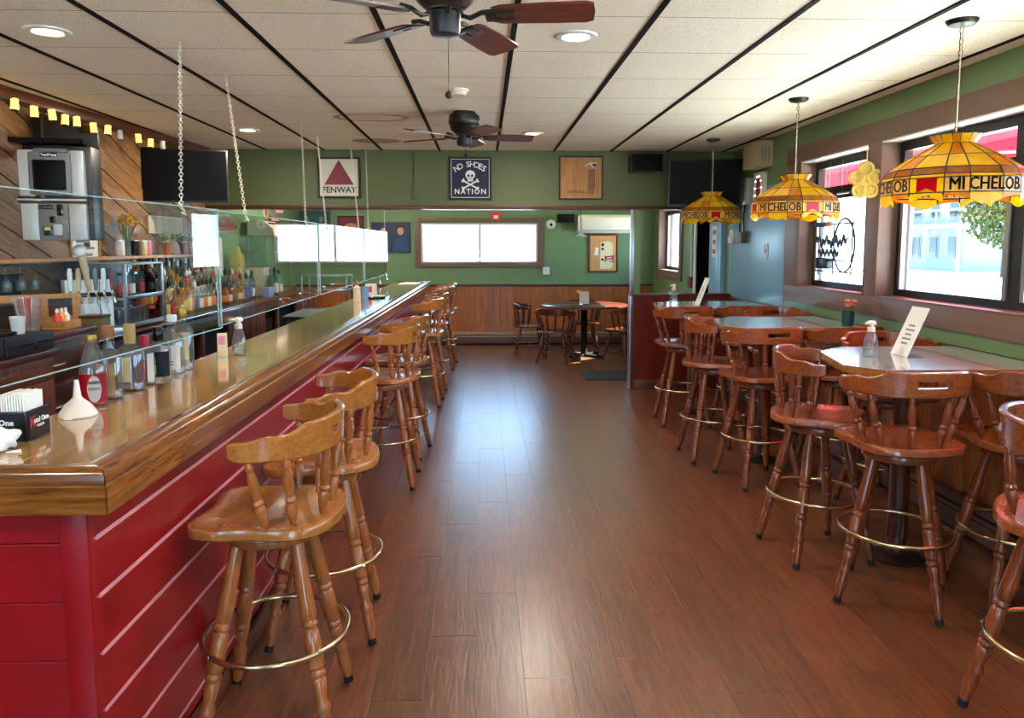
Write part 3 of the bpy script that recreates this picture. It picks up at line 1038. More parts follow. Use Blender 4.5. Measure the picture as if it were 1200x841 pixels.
def crest_mesh(name, mat, a, b, zc, zb, span=100, arm_drop=.040, th=.024, slot=True, cy=0.0, tip=0.004, lean=.06):
    """bent captain's crest rail: centre top zc, bottom zb, arms lower with stepped shoulders"""
    bm = bmesh.new()
    N = 44
    def prof_top(u):          # u in -1..1
        v = abs(u)
        if v < .42:
            return zc - .004 * (v / .42) ** 2
        if v < .50:
            t_ = (v - .42) / .08
            return zc - .004 - .016 * t_
        if v < .62:
            t_ = (v - .50) / .12
            return zc - .020 - .012 * math.sin(t_ * PI / 2)
        t_ = (v - .62) / .38
        return zc - .032 - (arm_drop - .032) * t_ + .006 * math.sin(t_ * PI * 2)
    def prof_bot(u):
        v = abs(u)
        return zb + (.006 * math.sin(min(1, max(0, (v - .45) / .25)) * PI / 2)) + (tip * max(0, (v - .9) / .1) ** 2)
    cols = []
    slot_u = 7.0 / span if slot else -1
    us = sorted(set([-1 + 2 * i / N for i in range(N + 1)] + ([-.16, .16] if slot else [])))
    for u in us:
        ph = math.radians(span) * u
        zt_, zb_ = prof_top(u), prof_bot(u)
        if abs(u) > .96:
            zt_ -= .007
            zb_ += .006
        hm = (zt_ + zb_) / 2
        s1, s2 = zb_ + .40 * (zt_ - zb_), zb_ + .66 * (zt_ - zb_)
        t2 = th / 2
        col = []
        zz = [(zb_, -t2 + .006), (zb_ + .006, -t2), (s1, -t2), (s2, -t2), (zt_ - .006, -t2), (zt_, -t2 + .006), (zt_, t2 - .006), (zt_ - .006, t2), (s2, t2), (s1, t2), (zb_ + .006, t2), (zb_, t2 - .006)]
        for z, o in zz:
            k = 1 + lean * (z - zb) / .1 * .35
            r_a, r_b = a * k + o, b * k + o
            col.append(bm.verts.new((r_a * math.sin(ph), cy - r_b * math.cos(ph), z)))
        cols.append(col)
    m_ = len(cols[0])
    for i, (c0, c1) in enumerate(zip(cols, cols[1:])):
        um = (us[i] + us[i + 1]) / 2
        hole = slot and abs(um) < .16
        for j in range(m_):
            k2 = (j + 1) % m_
            if hole and j in (2, 8):
                continue
            bm.faces.new((c0[j], c0[k2], c1[k2], c1[j]))
        if hole:
            bm.faces.new((c0[2], c1[2], c1[9], c0[9]))
            bm.faces.new((c0[3], c0[8], c1[8], c1[3]))
    if slot:
        for i, u in enumerate(us):
            if abs(abs(u) - .16) < 1e-6:
                c = cols[i]
                bm.faces.new((c[2], c[3], c[8], c[9]))
    bm.faces.new(cols[0])
    bm.faces.new(list(reversed(cols[-1])))
    return mesh(bm, name, True, (mat,))

def crest_pos(u, a, b, span, cy=0.0):
    ph = math.radians(span) * u
    return a * math.sin(ph), cy - b * math.cos(ph)

LEG_P = [(.019, 0), (.021, .06), (.025, .30), (.0255, .36), (.019, .375), (.0255, .39), (.0255, .40), (.018, .415), (.0245, .43), (.026, .52), (.0255, .60), (.019, .612), (.0255, .625), (.0255, .64), (.0195, .652), (.0245, .665), (.020, .72), (.016, .755), (.023, .785), (.0245, .80), (.0185, .82), (.021, .84), (.0225, .88), (.0145, .99), (.014, 1.0)]
SP_P = [(.008, 0), (.010, .06), (.0165, .22), (.0185, .30), (.012, .36), (.0165, .385), (.0175, .41), (.011, .45), (.0135, .52), (.0165, .62), (.0145, .76), (.0095, .87), (.0135, .90), (.0125, .94), (.008, 1.0)]

def turned(p0, p1, prof_, seg=12, k=1.0):
    p0, p1 = Vector(p0), Vector(p1)
    L = (p1 - p0).length
    return lathe(bmesh.new(), [(r * k, t * L) for r, t in prof_], seg, Matrix.Translation(p0) @ frame_z(p1 - p0))

def make_stool(label, wood_, seat_, group):
    t = thing('bar_stool', label, 'bar stool', (0, 0, 0), 0, group)
    ZS = .742
    put('seat', seat_mesh('seat', seat_, zt=ZS), t)
    put('backrest', crest_mesh('backrest', seat_, .262, .215, 1.064, .955), t)
    us = [-.86, -.58, -.2, .2, .58, .86]
    for u in us:
        x, y = crest_pos(u, .262, .215, 100)
        bx_, by_ = crest_pos(u * .93, .185, .185, 100)
        obj('spindle', turned((bx_, by_, ZS - .008), (x, y, .963), SP_P), wood_, t)
    bm = bmesh.new()
    lathe(bm, [(0, .647), (.14, .647), (.152, .654), (.155, .665), (.155, .685), (.148, .694), (.0, .694)], 28, cap=False)
    obj('swivel_plate', bm, wood_, t)
    bm = bmesh.new()
    lathe(bm, [(0, .694), (.10, .694), (.10, .704), (0, .704)], 20, cap=False)
    obj('swivel_bearing', bm, 'matt_black', t)
    for sx in (-1, 1):
        for sy in (-1, 1):
            top, ft = Vector((sx * .092, sy * .092, .652)), Vector((sx * .198, sy * .198, .022))
            l_ = obj('leg', turned(top, ft, LEG_P, 14), wood_, t)
            d = (ft - top).normalized()
            bm = bmesh.new()
            cyl(bm, ft - d * .012, ft + d * .012, .0168, 12, .0175)
            obj('rubber_foot', bm, 'rubber', l_)
    bm = torus(bmesh.new(), .232, .0095, .322, 48, 10)
    r_ = obj('foot_ring', bm, 'brass', t)
    for sx in (-1, 1):
        for sy in (-1, 1):
            obj('rivet', sphere(bmesh.new(), (sx * .168, sy * .168, .322), .008, 8, 4), 'chrome', r_)
    return t

G1, G2 = 'bar stools along the red bar', 'bar stools around the high tables'
st0 = make_stool('honey-brown captain bar stool nearest the camera, at the end of the red bar', 'stool', 'stool_seat', G1)
st0.location = (-.69, 2.40, 0)
st0.rotation_euler = (0, 0, math.radians(2))
LS = [(-.665, 3.03, 93, 'honey-brown bar stool second from the near end of the red bar'),
      (-.66, 4.92, 78, 'bar stool third from the near end of the red bar, past a gap'),
      (-.65, 5.6, 84, 'bar stool fourth from the near end of the red bar'),
      (-.63, 7.37, 86, 'bar stool fifth from the near end of the red bar, past the second gap'),
      (-.62, 8.22, 90, 'bar stool sixth from the near end of the red bar'),
      (-.60, 9.5, 88, 'second to last bar stool at the far end of the red bar'),
      (-.59, 10.12, 92, 'farthest bar stool at the red bar, close to the far wall')]
UPPER = ('seat', 'backrest', 'spindle')
def turn_seat(r, deg):
    for c in r.children:
        if c.name.split('.')[0] in UPPER:
            c.rotation_euler = (0, 0, math.radians(deg))
turn_seat(st0, 86)
for x, y, a, lb in LS:
    turn_seat(dup(st0, lb, (x, y, 0), math.radians((x * 300 + y * 70) % 14 - 7)), a)
DK = {'stool_wood': M['stool_dark'], 'stool_seat_wood': M['stool_seat_dark']}
RS = [(1.84, 3.19, 4, 'dark brown bar stool with its slotted back to the camera at the nearest table'),
      (1.70, 3.69, -118, 'dark brown bar stool turned sideways at the left end of the nearest table'),
      (2.39, 3.17, -8, 'bar stool half out of frame at the right end of the nearest table'),
      (2.37, 4.25, 178, 'bar stool on the window side of the nearest table, facing the camera'),
      (1.83, 4.86, 10, 'dark brown bar stool with its back to the camera at the middle table'),
      (2.385, 4.90, 4, 'bar stool by the wall at the near side of the middle table'),
      (1.70, 5.42, -112, 'bar stool turned sideways at the left end of the middle table, back catching pink light'),
      (2.42, 6.05, 176, 'bar stool on the far side of the middle table, only its crest showing over it'),
      (1.76, 6.52, 2, 'bar stool with its back to the camera at the farthest high table'),
      (2.325, 6.57, -2, 'bar stool by the wall at the near side of the farthest high table'),
      (1.86, 2.20, -125, 'nearest bar stool on the right, cut off by the right edge of the picture')]
for x, y, a, lb in RS:
    base = -34 if y == 3.19 else (11 if y == 4.86 else (x * 300 + y * 70) % 14 - 7)
    turn_seat(dup(st0, lb, (x, y, 0), math.radians(base), G2, DK), a - base)

# ------------------------------------------------------------------ high tables by the windows
def high_table(x0, y0, y1, label, mat):
    t = thing('high_table', label, 'table', (0, 0, 0), 0)
    x1 = XR - .052
    c1, c2 = .10, .11
    poly = [(x0 + c1 + .10, y0), (x1, y0), (x1, y1), (x0 + c2 + .16, y1), (x0 + .06, y1 - .2), (x0, y1 - .32), (x0, y0 + .18)]
    poly = [(x0 + .12, y0), (x1, y0), (x1, y1), (x0 + .30, y1), (x0 + .09, y1 - .18), (x0, y0 + .16)]
    def inset(k):
        cx, cy_ = (x0 + x1) / 2, (y0 + y1) / 2
        return [(cx + (x - cx) * (1 - k / (x1 - x0) * 2), cy_ + (y - cy_) * (1 - k / (y1 - y0) * 2)) for x, y in poly]
    bm = bmesh.new()
    prism(bm, poly, .983, 1.018)
    es = [e for e in bm.edges if abs(e.verts[0].co.z - e.verts[1].co.z) < 1e-5]
    bmesh.ops.bevel(bm, geom=es, offset=.006, segments=2, affect='EDGES')
    top = obj('tabletop', bm, 'table_edge', t)
    bm = bmesh.new()
    prism(bm, inset(.012), 1.0175, 1.0195)
    obj('laminate', bm, mat, top, smooth=False)
    px, py = x0 + .40, (y0 + y1) / 2 - .08
    bm = bmesh.new()
    seg = 16
    prof_ = [(.052, .03), (.052, .06), (.046, .07)]
    lathe(bm, [(.05, .028), (.058, .05), (.05, .07), (.047, .1), (.047, .88), (.058, .93), (.058, .98)], 16)
    obj('column', bm, 'table_leg', t, (px, py, 0))
    fl = bmesh.new()
    for k in range(8):
        an = 2 * PI * k / 8
        cyl(fl, (px + .047 * math.cos(an), py + .047 * math.sin(an), .11), (px + .047 * math.cos(an + 1.6), py + .047 * math.sin(an + 1.6), .87), .008, 5)
    obj('fluting', fl, 'table_leg', t)
    bm = bmesh.new()
    lathe(bm, [(.0, .0), (.13, .0), (.135, .006), (.10, .018), (.06, .028), (0, .028)], 24, cap=False)
    obj('base_plate', bm, 'bronze', t, (px, py, 0))
    bm = bmesh.new()
    box(bm, (x1 - .02, (y0 + y1) / 2, .945), (.035, y1 - y0 - .1, .075), 0, .004)
    obj('wall_cleat', bm, 'table_leg', t)
    return t
M['table_edge'] = wood('oak_table_edge', '#6a3c16', '#a8692e', '#c08444', (9, 9, 9), .25, .5, rnd=False, bmp=0)
M['table_leg'] = wood('dark_table_leg', '#2c1008', '#4d2010', '#602c18', (10, 10, 1), .35, .3)
high_table(1.70, 3.30, 4.10, 'nearest high table by the big window, with soap bottle and leaning card', 'tabletop')
high_table(1.66, 5.02, 5.86, 'middle high table by the smaller window, with only a glass of flowers on it', 'tabletop')
high_table(1.57, 6.58, 7.46, 'farthest high table in front of the red half wall', 'tabletop')

# ------------------------------------------------------------------ dining set in the far room
def captain(label, loc, rz, mats):
    t = thing('dining_chair', label, 'chair', loc, rz, 'captain chairs round the dining table')
    ZS = .435
    put('seat', seat_mesh('seat', mats[1], 1.0, 1.0, zt=ZS), t)
    put('backrest', crest_mesh('backrest', mats[0], .27, .225, .745, .655, 98, .060, .026, False, 0.0), t)
    for u in (-.92, -.68, -.42, -.14, .14, .42, .68, .92):
        x, y = crest_pos(u, .27, .225, 98)
        bx_, by_ = crest_pos(u * .95, .20, .19, 98)
        obj('spindle', turned((bx_, by_, ZS - .008), (x, y, .668), SP_P, 8, .9), mats[0], t)
    for sx in (-1, 1):
        for sy in (-1, 1):
            obj('leg', turned((sx * .13, sy * .12, ZS - .036), (sx * .21, sy * .205, 0), LEG_P, 10, .95), mats[0], t)
        obj('stretcher', cyl(bmesh.new(), (sx * .182, -.176, .135), (sx * .182, .176, .135), .011, 8), mats[0], t)
    obj('stretcher', cyl(bmesh.new(), (-.182, 0, .135), (.182, 0, .135), .011, 8), mats[0], t)
    return t
CM = ('chair', 'chair')
c0 = captain('dark captain chair at the left of the round dining table, side on', (.66, 10.85, 0), math.radians(-95), CM)
dup(c0, 'dark captain chair at the near left of the dining table, back to the camera', (.96, 9.98, 0), math.radians(-22))
dup(c0, 'captain chair on the far side of the dining table by the wainscot', (1.50, 11.22, 0), math.radians(178))
dup(c0, 'sunlit captain chair at the near right of the dining table', (1.92, 10.15, 0), math.radians(38))
dup(c0, 'captain chair at the right of the dining table, half hidden by the half wall', (2.25, 10.75, 0), math.radians(92))
t = thing('dining_table', 'round dark wood dining table on a black post in the far room', 'table', (1.42, 10.55, 0))
obj('tabletop', lathe(bmesh.new(), [(0, .715), (.60, .715), (.615, .722), (.615, .738), (.605, .745), (0, .745)], 48, cap=False), 'chair', t)
obj('post', cyl(bmesh.new(), (0, 0, .03), (0, 0, .715), .045, 16), 'matt_black', t)
bm = bmesh.new()
for k in range(4):
    a = PI / 4 + k * PI / 2
    box(bm, (.15 * math.cos(a), .15 * math.sin(a), .022), (.32, .07, .03), a, .008)
obj('base', bm, 'matt_black', t)
t = thing('menu_caddy', 'white menu and napkin holder with a yellow packet on the dining table', 'caddy', (1.40, 10.42, .745))
obj('holder', bx(-.07, .07, -.04, .04, 0, .02, .004), 'chrome', t)
obj('menu_card', bx(-.065, .065, -.03, -.02, .02, .19), 'paper', t)
obj('napkin_stack', bx(-.06, .06, -.015, .03, .02, .15, .003), 'paper', t)
obj('yellow_packet', box(bmesh.new(), (-.075, .0, .18), (.06, .02, .05), 0, .004, Matrix.Rotation(.5, 4, 'Y')), 'daff', t)
t = thing('floor_mat', 'dark rubber floor mat lying by the end of the half wall', 'mat', (1.42, 8.95, 0))
obj('mat_body', bx(-.22, .42, -.3, .35, 0.0005, .010, .003), 'mat', t)
obj('rim', annulus(.01, .005, .001, 8), 'mat', t, (0, 0, .010))

# baseboard heaters
def heater(name, label, x0, x1, y0, y1, along, side):
    t = thing(name, label, 'heater', (0, 0, 0))
    if along == 'x':
        obj('cover', bx(x0, x1, y0, y1, .16, .205, .006), 'heater_top', t)
        obj('grille_slot', bx(x0 + .01, x1 - .01, y0 + .006, y1, .145, .158), 'matt_black', t)
        obj('damper', bx(x0, x1, y0 - .006, y0 + .01, .125, .147, .003), 'heater_top', t)
        obj('front_panel', bx(x0, x1, y0 - .004, y1, .02, .118, .003), 'heater', t)
    else:
        obj('cover', bx(x0, x1, y0, y1, .16, .205, .006), 'heater', t)
        obj('grille_slot', bx(x0 + .006, x1, y0 + .01, y1 - .01, .145, .158), 'matt_black', t)
        obj('damper', bx(x0 - .006, x0 + .01, y0, y1, .125, .147, .003), 'heater', t)
        obj('front_panel', bx(x0 - .004, x1, y0, y1, .02, .118, .003), 'heater', t)
    obj('foot', bx(x0 + .02, x1 - .02 if along == 'x' else x1, y0 + .02, y1 - (.0 if along == 'x' else .02), 0.0, .02), 'matt_black', t)
    return t
M['heater_top'] = plain('heater_top_paint', '#a08470', 0.35)
heater('baseboard_heater', 'long brown baseboard heater under the far wainscot', -1.6, 2.66, YF - .085, YF - .02, 'x', 1)
heater('baseboard_heater', 'dark baseboard heater along the right wall under the high tables', XR - .085, XR - .018, 2.5, 8.0, 'y', 1)
# ------------------------------------------------------------------ stained glass lamps
def glass_lamp(x, y, zt, scale, base_deg, label):
    t = thing('stained_glass_lamp', label, 'pendant lamp', (x, y, CZ), math.radians(base_deg), 'stained glass pendant lamps')
    obj('ceiling_canopy', lathe(bmesh.new(), [(0, -.028), (.02, -.028), (.055, -.02), (.066, -.006), (.066, 0)], 24, cap=False), 'bronze', t)
    bm = bmesh.new()
    z = -.03
    k = 0
    zl = zt - CZ + .02
    while z > zl:
        pts = [(.009 * math.cos(a) if k % 2 else 0, 0 if k % 2 else .009 * math.cos(a), z - .014 + .016 * math.sin(a)) for a in [2 * PI * q / 8 for q in range(8)]]
        tube(bm, pts, .0022, 4, True)
        z -= .024
        k += 1
    obj('chain', bm, 'old_brass', t)
    obj('cord', cyl(bmesh.new(), (.004, .004, -.02), (.004, .004, zl - .03), .0025, 5), 'offwhite', t)
    sh = thing('shade', None, None, (0, 0, zt - CZ))
    sh.parent = t
    # ring profile: (radius, z)
    s = scale
    R_ = [(.108, .0), (.080, -.040), (.185, -.100), (.272, -.160), (.290, -.190), (.296, -.205), (.296, -.268), (.292, -.290)]
    R_ = [(r * s, z_ * s) for r, z_ in R_]
    seq = [('red', 1.22), ('MI', .82), ('CHEL', 1.14), ('OB', .82)]
    tot = sum(w for _, w in seq) * 4
    a = 0
    tops = [('cream_gl', 'brown_gl', 'yellow_gl', 'amber_gl'), ('brown_gl', 'amber_gl', 'yellow_gl', 'yellow_gl')]
    lead = bmesh.new()
    edges = []
    for g in range(4):
        for qi, (nm_, w) in enumerate(seq):
            da = 2 * PI * w / tot
            a0, a1 = a, a + da
            edges.append(a0)
            am = (a0 + a1) / 2
            rowm = ['yellow_gl', 'amber_gl' if qi == 1 else 'yellow_gl', 'amber_gl' if qi == 3 else 'yellow_gl', 'brown_gl', 'yellow_gl', None, 'amber_gl']
            key = (nm_, s)
            def quad(u0, u1, r0, z0_, r1, z1_, name):
                """pane between angles (fractions u of the facet) in facet-local frame: facet chord along x, outward -y"""
                h = da / 2
                def P(u, r, z_):
                    # straight chord between the two facet edges
                    pl_ = Vector((-r * math.sin(h), -r * math.cos(h), z_))
                    pr_ = Vector((r * math.sin(h), -r * math.cos(h), z_))
                    return pl_.lerp(pr_, u)
                p = [P(u0, r0, z0_), P(u1, r0, z0_), P(u1, r1, z1_), P(u0, r1, z1_)]
                c = sum(p, Vector()) / 4
                nrm = (p[1] - p[0]).cross(p[2] - p[0]).normalized() * .0012
                bm = bmesh.new()
                q0 = [bm.verts.new(c + (v - c) * .975 - nrm) for v in p]
                q1 = [bm.verts.new(c + (v - c) * .975 + nrm) for v in p]
                bm.faces.new(q0)
                bm.faces.new(list(reversed(q1)))
                for i in range(4):
                    bm.faces.new((q0[i], q0[(i + 1) % 4], q1[(i + 1) % 4], q1[i]))
                return bm
            cache = _lampm.setdefault((nm_, s), {})
            def pane(nid, mat, *args):
                if nid not in cache:
                    cache[nid] = mesh(quad(*args, 'pane'), 'pane', False, ('yellow_gl',))
                return put('pane', cache[nid], sh, rz=am + PI / 2, mat=mat)
            crown = ['yellow_gl', 'amber_gl', 'yellow_gl', 'cream_gl'][qi]
            pane('r0', crown, 0, 1, *R_[0], *R_[1])
            pane('r1', rowm[1], 0, 1, *R_[1], *R_[2])
            pane('r2', rowm[2], 0, 1, *R_[2], *R_[3])
            pane('r3', 'brown_gl', 0, 1, *R_[3], *R_[4])
            pane('r4', 'amber_gl' if qi % 2 else 'yellow_gl', 0, 1, *R_[4], *R_[5])
            rm, zm = R_[6]
            r5, z5 = R_[5]
            if nm_ == 'red':
                pane('r5a', 'yellow_gl', 0, .2, r5, z5, rm, zm)
                pane('r5b', 'red_gl', .2, .8, r5, z5, rm, zm)
                pane('r5c', 'yellow_gl', .8, 1, r5, z5, rm, zm)
                # chevron under the red square
                h = da / 2
                if 'chev' not in cache:
                    bm = bmesh.new()
                    yy = -rm * math.cos(h)
                    wv = rm * math.sin(h)
                    poly = [(-wv * .62, zm - .001), (0, zm + .018 * s), (wv * .62, zm - .001), (wv * .98, zm - .012 * s), (wv * .98, zm - .042 * s), (wv * .6, zm - .030 * s), (0, zm - .006 * s), (-wv * .6, zm - .030 * s), (-wv * .98, zm - .042 * s), (-wv * .98, zm - .012 * s)]
                    prism(bm, poly, -.001, .002, mat=Matrix(((1, 0, 0, 0), (0, 0, -1, yy), (0, 1, 0, 0), (0, 0, 0, 1))))
                    cache['chev'] = mesh(bm, 'pane', False, ('yellow_gl',))
                put('pane', cache['chev'], sh, rz=am + PI / 2, mat='yellow_gl')
            else:
                p5 = pane('r5', 'cream_gl', 0, 1, r5, z5, rm, zm)
                h = da / 2
                yy = -(r5 + rm) / 2 * math.cos(h) - .0022
                letters(nm_, .074 * s, 'ink', p5, (0, yy, (z5 + zm) / 2), sx={'MI': .82, 'CHEL': .80, 'OB': .78}[nm_], depth=.0012, fat=.0022)
                letters(nm_, .074 * s, 'ink', p5, (0, yy + .0048, (z5 + zm) / 2), sx={'MI': .82, 'CHEL': .80, 'OB': .78}[nm_], depth=.0012, fat=.0022)
                # scalloped skirt
                if 'sk' not in cache:
                    bm = bmesh.new()
                    yy2 = -rm * math.cos(h)
                    wv = rm * math.sin(h) * .985
                    deep = {'MI': (.022, .034), 'CHEL': (.034, .058), 'OB': (.034, .022)}[nm_]
                    n_ = 8
                    bot = []
                    for i in range(n_ + 1):
                        u = i / n_
                        if nm_ == 'CHEL':
                            d_ = .028 + .024 * math.sin(PI * u)
                        elif nm_ == 'MI':
                            d_ = .016 + .012 * u * u
                        else:
                            d_ = .028 - .012 * (1 - (1 - u) ** 2)
                        bot.append((-wv + 2 * wv * u, zm - d_ * s))
                    poly = [(wv, zm - .002), (-wv, zm - .002)] + bot
                    prism(bm, poly, -.001, .0014, mat=Matrix(((1, 0, 0, 0), (0, 0, -1, yy2), (0, 1, 0, 0), (0, 0, 0, 1))))
                    cache['sk'] = mesh(bm, 'pane', False, ('yellow_gl',))
                put('pane', cache['sk'], sh, rz=am + PI / 2, mat='yellow_gl' if nm_ == 'CHEL' else 'amber_gl')
            a = a1
    def pt(an, r, z_):
        return Vector((r * math.cos(an), r * math.sin(an), z_))
    e2 = edges + [edges[0] + 2 * PI]
    for an in edges:
        tube(lead, [pt(an, r, z_) for r, z_ in R_], .0033 * s, 5)
    for r, z_ in R_[:7]:
        tube(lead, [pt(an, r, z_) for an in edges], .0033 * s, 5, True)
    lo = obj('leading', lead, 'lead', sh)
    # crown cap disc and bulb socket
    obj('cap', lathe(bmesh.new(), [(0, -.030 * s), (.078 * s, -.036 * s), (.078 * s, -.040 * s), (0, -.036 * s)], 20, cap=False), 'old_brass', sh)
    so = obj('socket', cyl(bmesh.new(), (0, 0, -.04 * s), (0, 0, -.10 * s), .02, 12), 'old_brass', sh)
    obj('bulb', sphere(bmesh.new(), (0, 0, -.135 * s), .03, 12, 8, 1.25), 'white', so)
    return t
_lampm = {}
M['old_brass'] = plain('old_brass', '#6a5a38', .35, .9)
glass_lamp(2.13, 3.37, 2.078, 1.0, 204, 'nearest amber stained glass lamp over the nearest high table, big dark letters')
glass_lamp(2.154, 5.17, 2.065, .98, 167, 'middle amber stained glass lamp hanging over the middle high table')
glass_lamp(2.18, 7.17, 2.085, .96, 248, 'farthest amber stained glass lamp hanging in front of the right television')

# ------------------------------------------------------------------ signs on the soffit
def board(name, label, cat, x0, x1, z0, z1, face, frame, y=YS, th=.03, fw=.022, group=None):
    t = thing(name, label, cat, ((x0 + x1) / 2, y - .001, (z0 + z1) / 2), 0, group)
    w, h = x1 - x0, z1 - z0
    fb_ = bmesh.new()
    obj('backing', bx(-w / 2 + fw, w / 2 - fw, -th * .6, 0, -h / 2 + fw, h / 2 - fw), face, t, smooth=False)
    for a in ((-w / 2, -w / 2 + fw, -h / 2, h / 2), (w / 2 - fw, w / 2, -h / 2, h / 2), (-w / 2 + fw, w / 2 - fw, -h / 2, -h / 2 + fw), (-w / 2 + fw, w / 2 - fw, h / 2 - fw, h / 2)):
        bx(a[0], a[1], -th, 0, a[2], a[3], .003, bm=fb_)
    obj('frame', fb_, frame, t)
    return t, -th * .6 - .0008, w, h
XZ = Matrix(((1, 0, 0, 0), (0, 0, -1, 0), (0, 1, 0, 0), (0, 0, 0, 1)))   # polygon in x,z; depth to -y
def flat(poly, mat, par, y, name='print', d=.0012):
    return obj(name, prism(bmesh.new(), poly, 0, d, mat=XZ), mat, par, (0, y, 0), smooth=False)
def disc(cx, cz, rx, rz_, n_=20):
    return [(cx + rx * math.cos(2 * PI * i / n_), cz + rz_ * math.sin(2 * PI * i / n_)) for i in range(n_)]

t, y, w, h = board('wall_sign', 'square white sign with a dark red triangle on the soffit, nearest the bar', 'sign', -1.749, -1.302, 2.075, 2.503, 'whitewash', 'blackframe')
flat([(-.155, -.075), (.155, -.075), (0, .185)], 'maroon', t, y)
letters('FENWAY', .088, 'ink', t, (0, y - .0008, -.130), bold=.002)
t, y, w, h = board('wall_sign', 'square navy sign with a white skull and crossbones on the soffit', 'sign', -.367, .084, 2.062, 2.509, 'navy', 'blackframe', fw=.016)
obj('border', bx(-.20, .20, 0, .001, .198, .203), 'ink_white', t, (0, y, 0))
for a in ((-.203, -.198, -.2, .2), (.198, .203, -.2, .2), (-.2, .2, -.203, -.198)):
    obj('border', bx(a[0], a[1], 0, .001, a[2], a[3]), 'ink_white', t, (0, y, 0))
for i, c in enumerate('NO SHOES'):
    an = math.radians(-46 + 92 * i / 7)
    if c != ' ':
        letters(c, .085, 'ink_white', t, (.20 * math.sin(an), y - .0008, -.005 + .15 * math.cos(an)), rot=Euler((PI / 2, an * .6, 0)), bold=.0015)
letters('NATION', .075, 'ink_white', t, (0, y - .0008, -.140), bold=.0015, spacing=1.25)
flat(disc(0, .035, .052, .05), 'ink_white', t, y, 'skull')
flat([(-.032, .0), (.032, .0), (.027, -.032), (-.027, -.032)], 'ink_white', t, y, 'jaw')
for s_ in (-1, 1):
    flat(disc(s_ * .02, .028, .0135, .013, 12), 'navy', t, y - .0014, 'eye_socket')
    bm = bmesh.new()
    an = s_ * .5
    ca, sa = math.cos(an), math.sin(an)
    def rr(p):
        return (p[0] * ca - p[1] * sa, p[0] * sa + p[1] * ca - .065)
    prism(bm, [rr(p) for p in ((-.085, -.008), (.085, -.008), (.085, .008), (-.085, .008))], 0, .0012, mat=XZ)
    for e in (-1, 1):
        for q in (-1, 1):
            prism(bm, [rr((e * .088 + x_, q * .010 + z_)) for x_, z_ in disc(0, 0, .012, .012, 8)], 0, .0012, mat=XZ)
    obj('crossbone', bm, 'ink_white', t, (0, y, 0), smooth=False)['kind'] = 'stuff'
flat([(0, .022), (.007, .008), (-.007, .008)], 'navy', t, y - .0014, 'nose_hole')
t, y, w, h = board('wall_sign', 'square tan wooden sign with a dark striped block on the soffit', 'sign', .804, 1.276, 2.065, 2.523, 'tan', 'blackframe', fw=.014)
letters('PATRIOTS, 1960', .040, 'ink', t, (-.0, y - .0008, -.150), bold=.0004)
for k in range(5):
    flat([(.078 + k * .015, -.13), (.087 + k * .015, -.13), (.087 + k * .015, .09), (.078 + k * .015, .09)], 'trimred', t, y, 'stripe')
flat([(.03, .125), (.10, .165), (.175, .155), (.16, .12), (.145, .095), (.125, .115), (.09, .125)], 'silver', t, y, 'emblem')
flat([(.115, .150), (.17, .148), (.15, .110), (.130, .122)], 'navy', t, y - .0014, 'emblem')
flat([(.05, .128), (.10, .140), (.115, .132), (.10, .126)], 'ink_red', t, y - .0014, 'emblem')

def speaker(x0, x1, z0, z1, y, d, label, cat='speaker'):
    t = thing('wall_speaker', label, cat, ((x0 + x1) / 2, y, (z0 + z1) / 2))
    w, h = x1 - x0, z1 - z0
    obj('cabinet', bx(-w / 2, w / 2, -d + .012, 0, -h / 2, h / 2, .008), 'black', t)
    obj('grille', bx(-w / 2 + .008, w / 2 - .008, -d, -d + .011, -h / 2 + .008, h / 2 - .008, .004), 'matt_black', t)
    obj('bracket', bx(-.03, .03, -.001, .0, -.04, .04), 'black', t)
    return t
speaker(1.546, 1.881, 2.347, 2.535, YS - .001, .18, 'black wall speaker high on the soffit beside the tan sign')
speaker(1.15, 1.42, 1.925, 2.06, YF - .001, .15, 'black wall speaker above the wainscot beside the security camera')
t = thing('conduit', 'thin conduit pipe with a small box running down the soffit', 'conduit', (-.73, YS, 2.2))
obj('pipe', bx(-.010, .010, -.018, -.001, -.05, .379, .003), 'green_dark', t)
obj('outlet_box', bx(-.025, .025, -.04, -.001, -.13, -.05, .004), 'green_dark', t)

# ------------------------------------------------------------------ far wall things
t = thing('fire_alarm', 'small red fire alarm box above the far window', 'fire alarm', (.19, YF - .001, 2.035))
obj('housing', bx(-.07, .07, -.05, 0, -.07, .055, .006), 'red_plastic', t)
obj('strobe', bx(-.035, .035, -.065, -.049, -.045, .005, .006), 'white', t)
t = thing('security_camera', 'white dome security camera on the far wall right of the window', 'camera', (1.06, YF - .001, 1.90))
obj('dome_base', lathe(bmesh.new(), [(0, 0), (.075, 0), (.075, .02), (.06, .045), (.035, .06), (0, .06)], 24, frame_z((0, -1, 0)), cap=False), 'white', t)
obj('lens', sphere(bmesh.new(), (0, -.055, -.005), .026, 12, 8), 'gloss_black', t)
t = thing('outlet_box', 'white outlet box with conduit on the far wall below the camera', 'outlet', (.985, YF - .001, 1.17))
obj('box_body', bx(-.055, .055, -.05, 0, -.06, .06, .006), 'white', t)
obj('face', lathe(bmesh.new(), [(0, -.001), (.03, -.001), (.03, .004), (0, .004)], 16, Matrix.Translation((0, -.05, 0)) @ frame_z((0, -1, 0)), cap=False), 'offwhite', t)
obj('pipe', cyl(bmesh.new(), (-.02, -.015, .06), (-.02, -.015, .86), .009, 8), 'green', t)
t = thing('air_conditioner', 'long cream wall air conditioner on the far wall above the poster', 'air conditioner', (1.95, YF - .001, 1.905))
bm = bmesh.new()
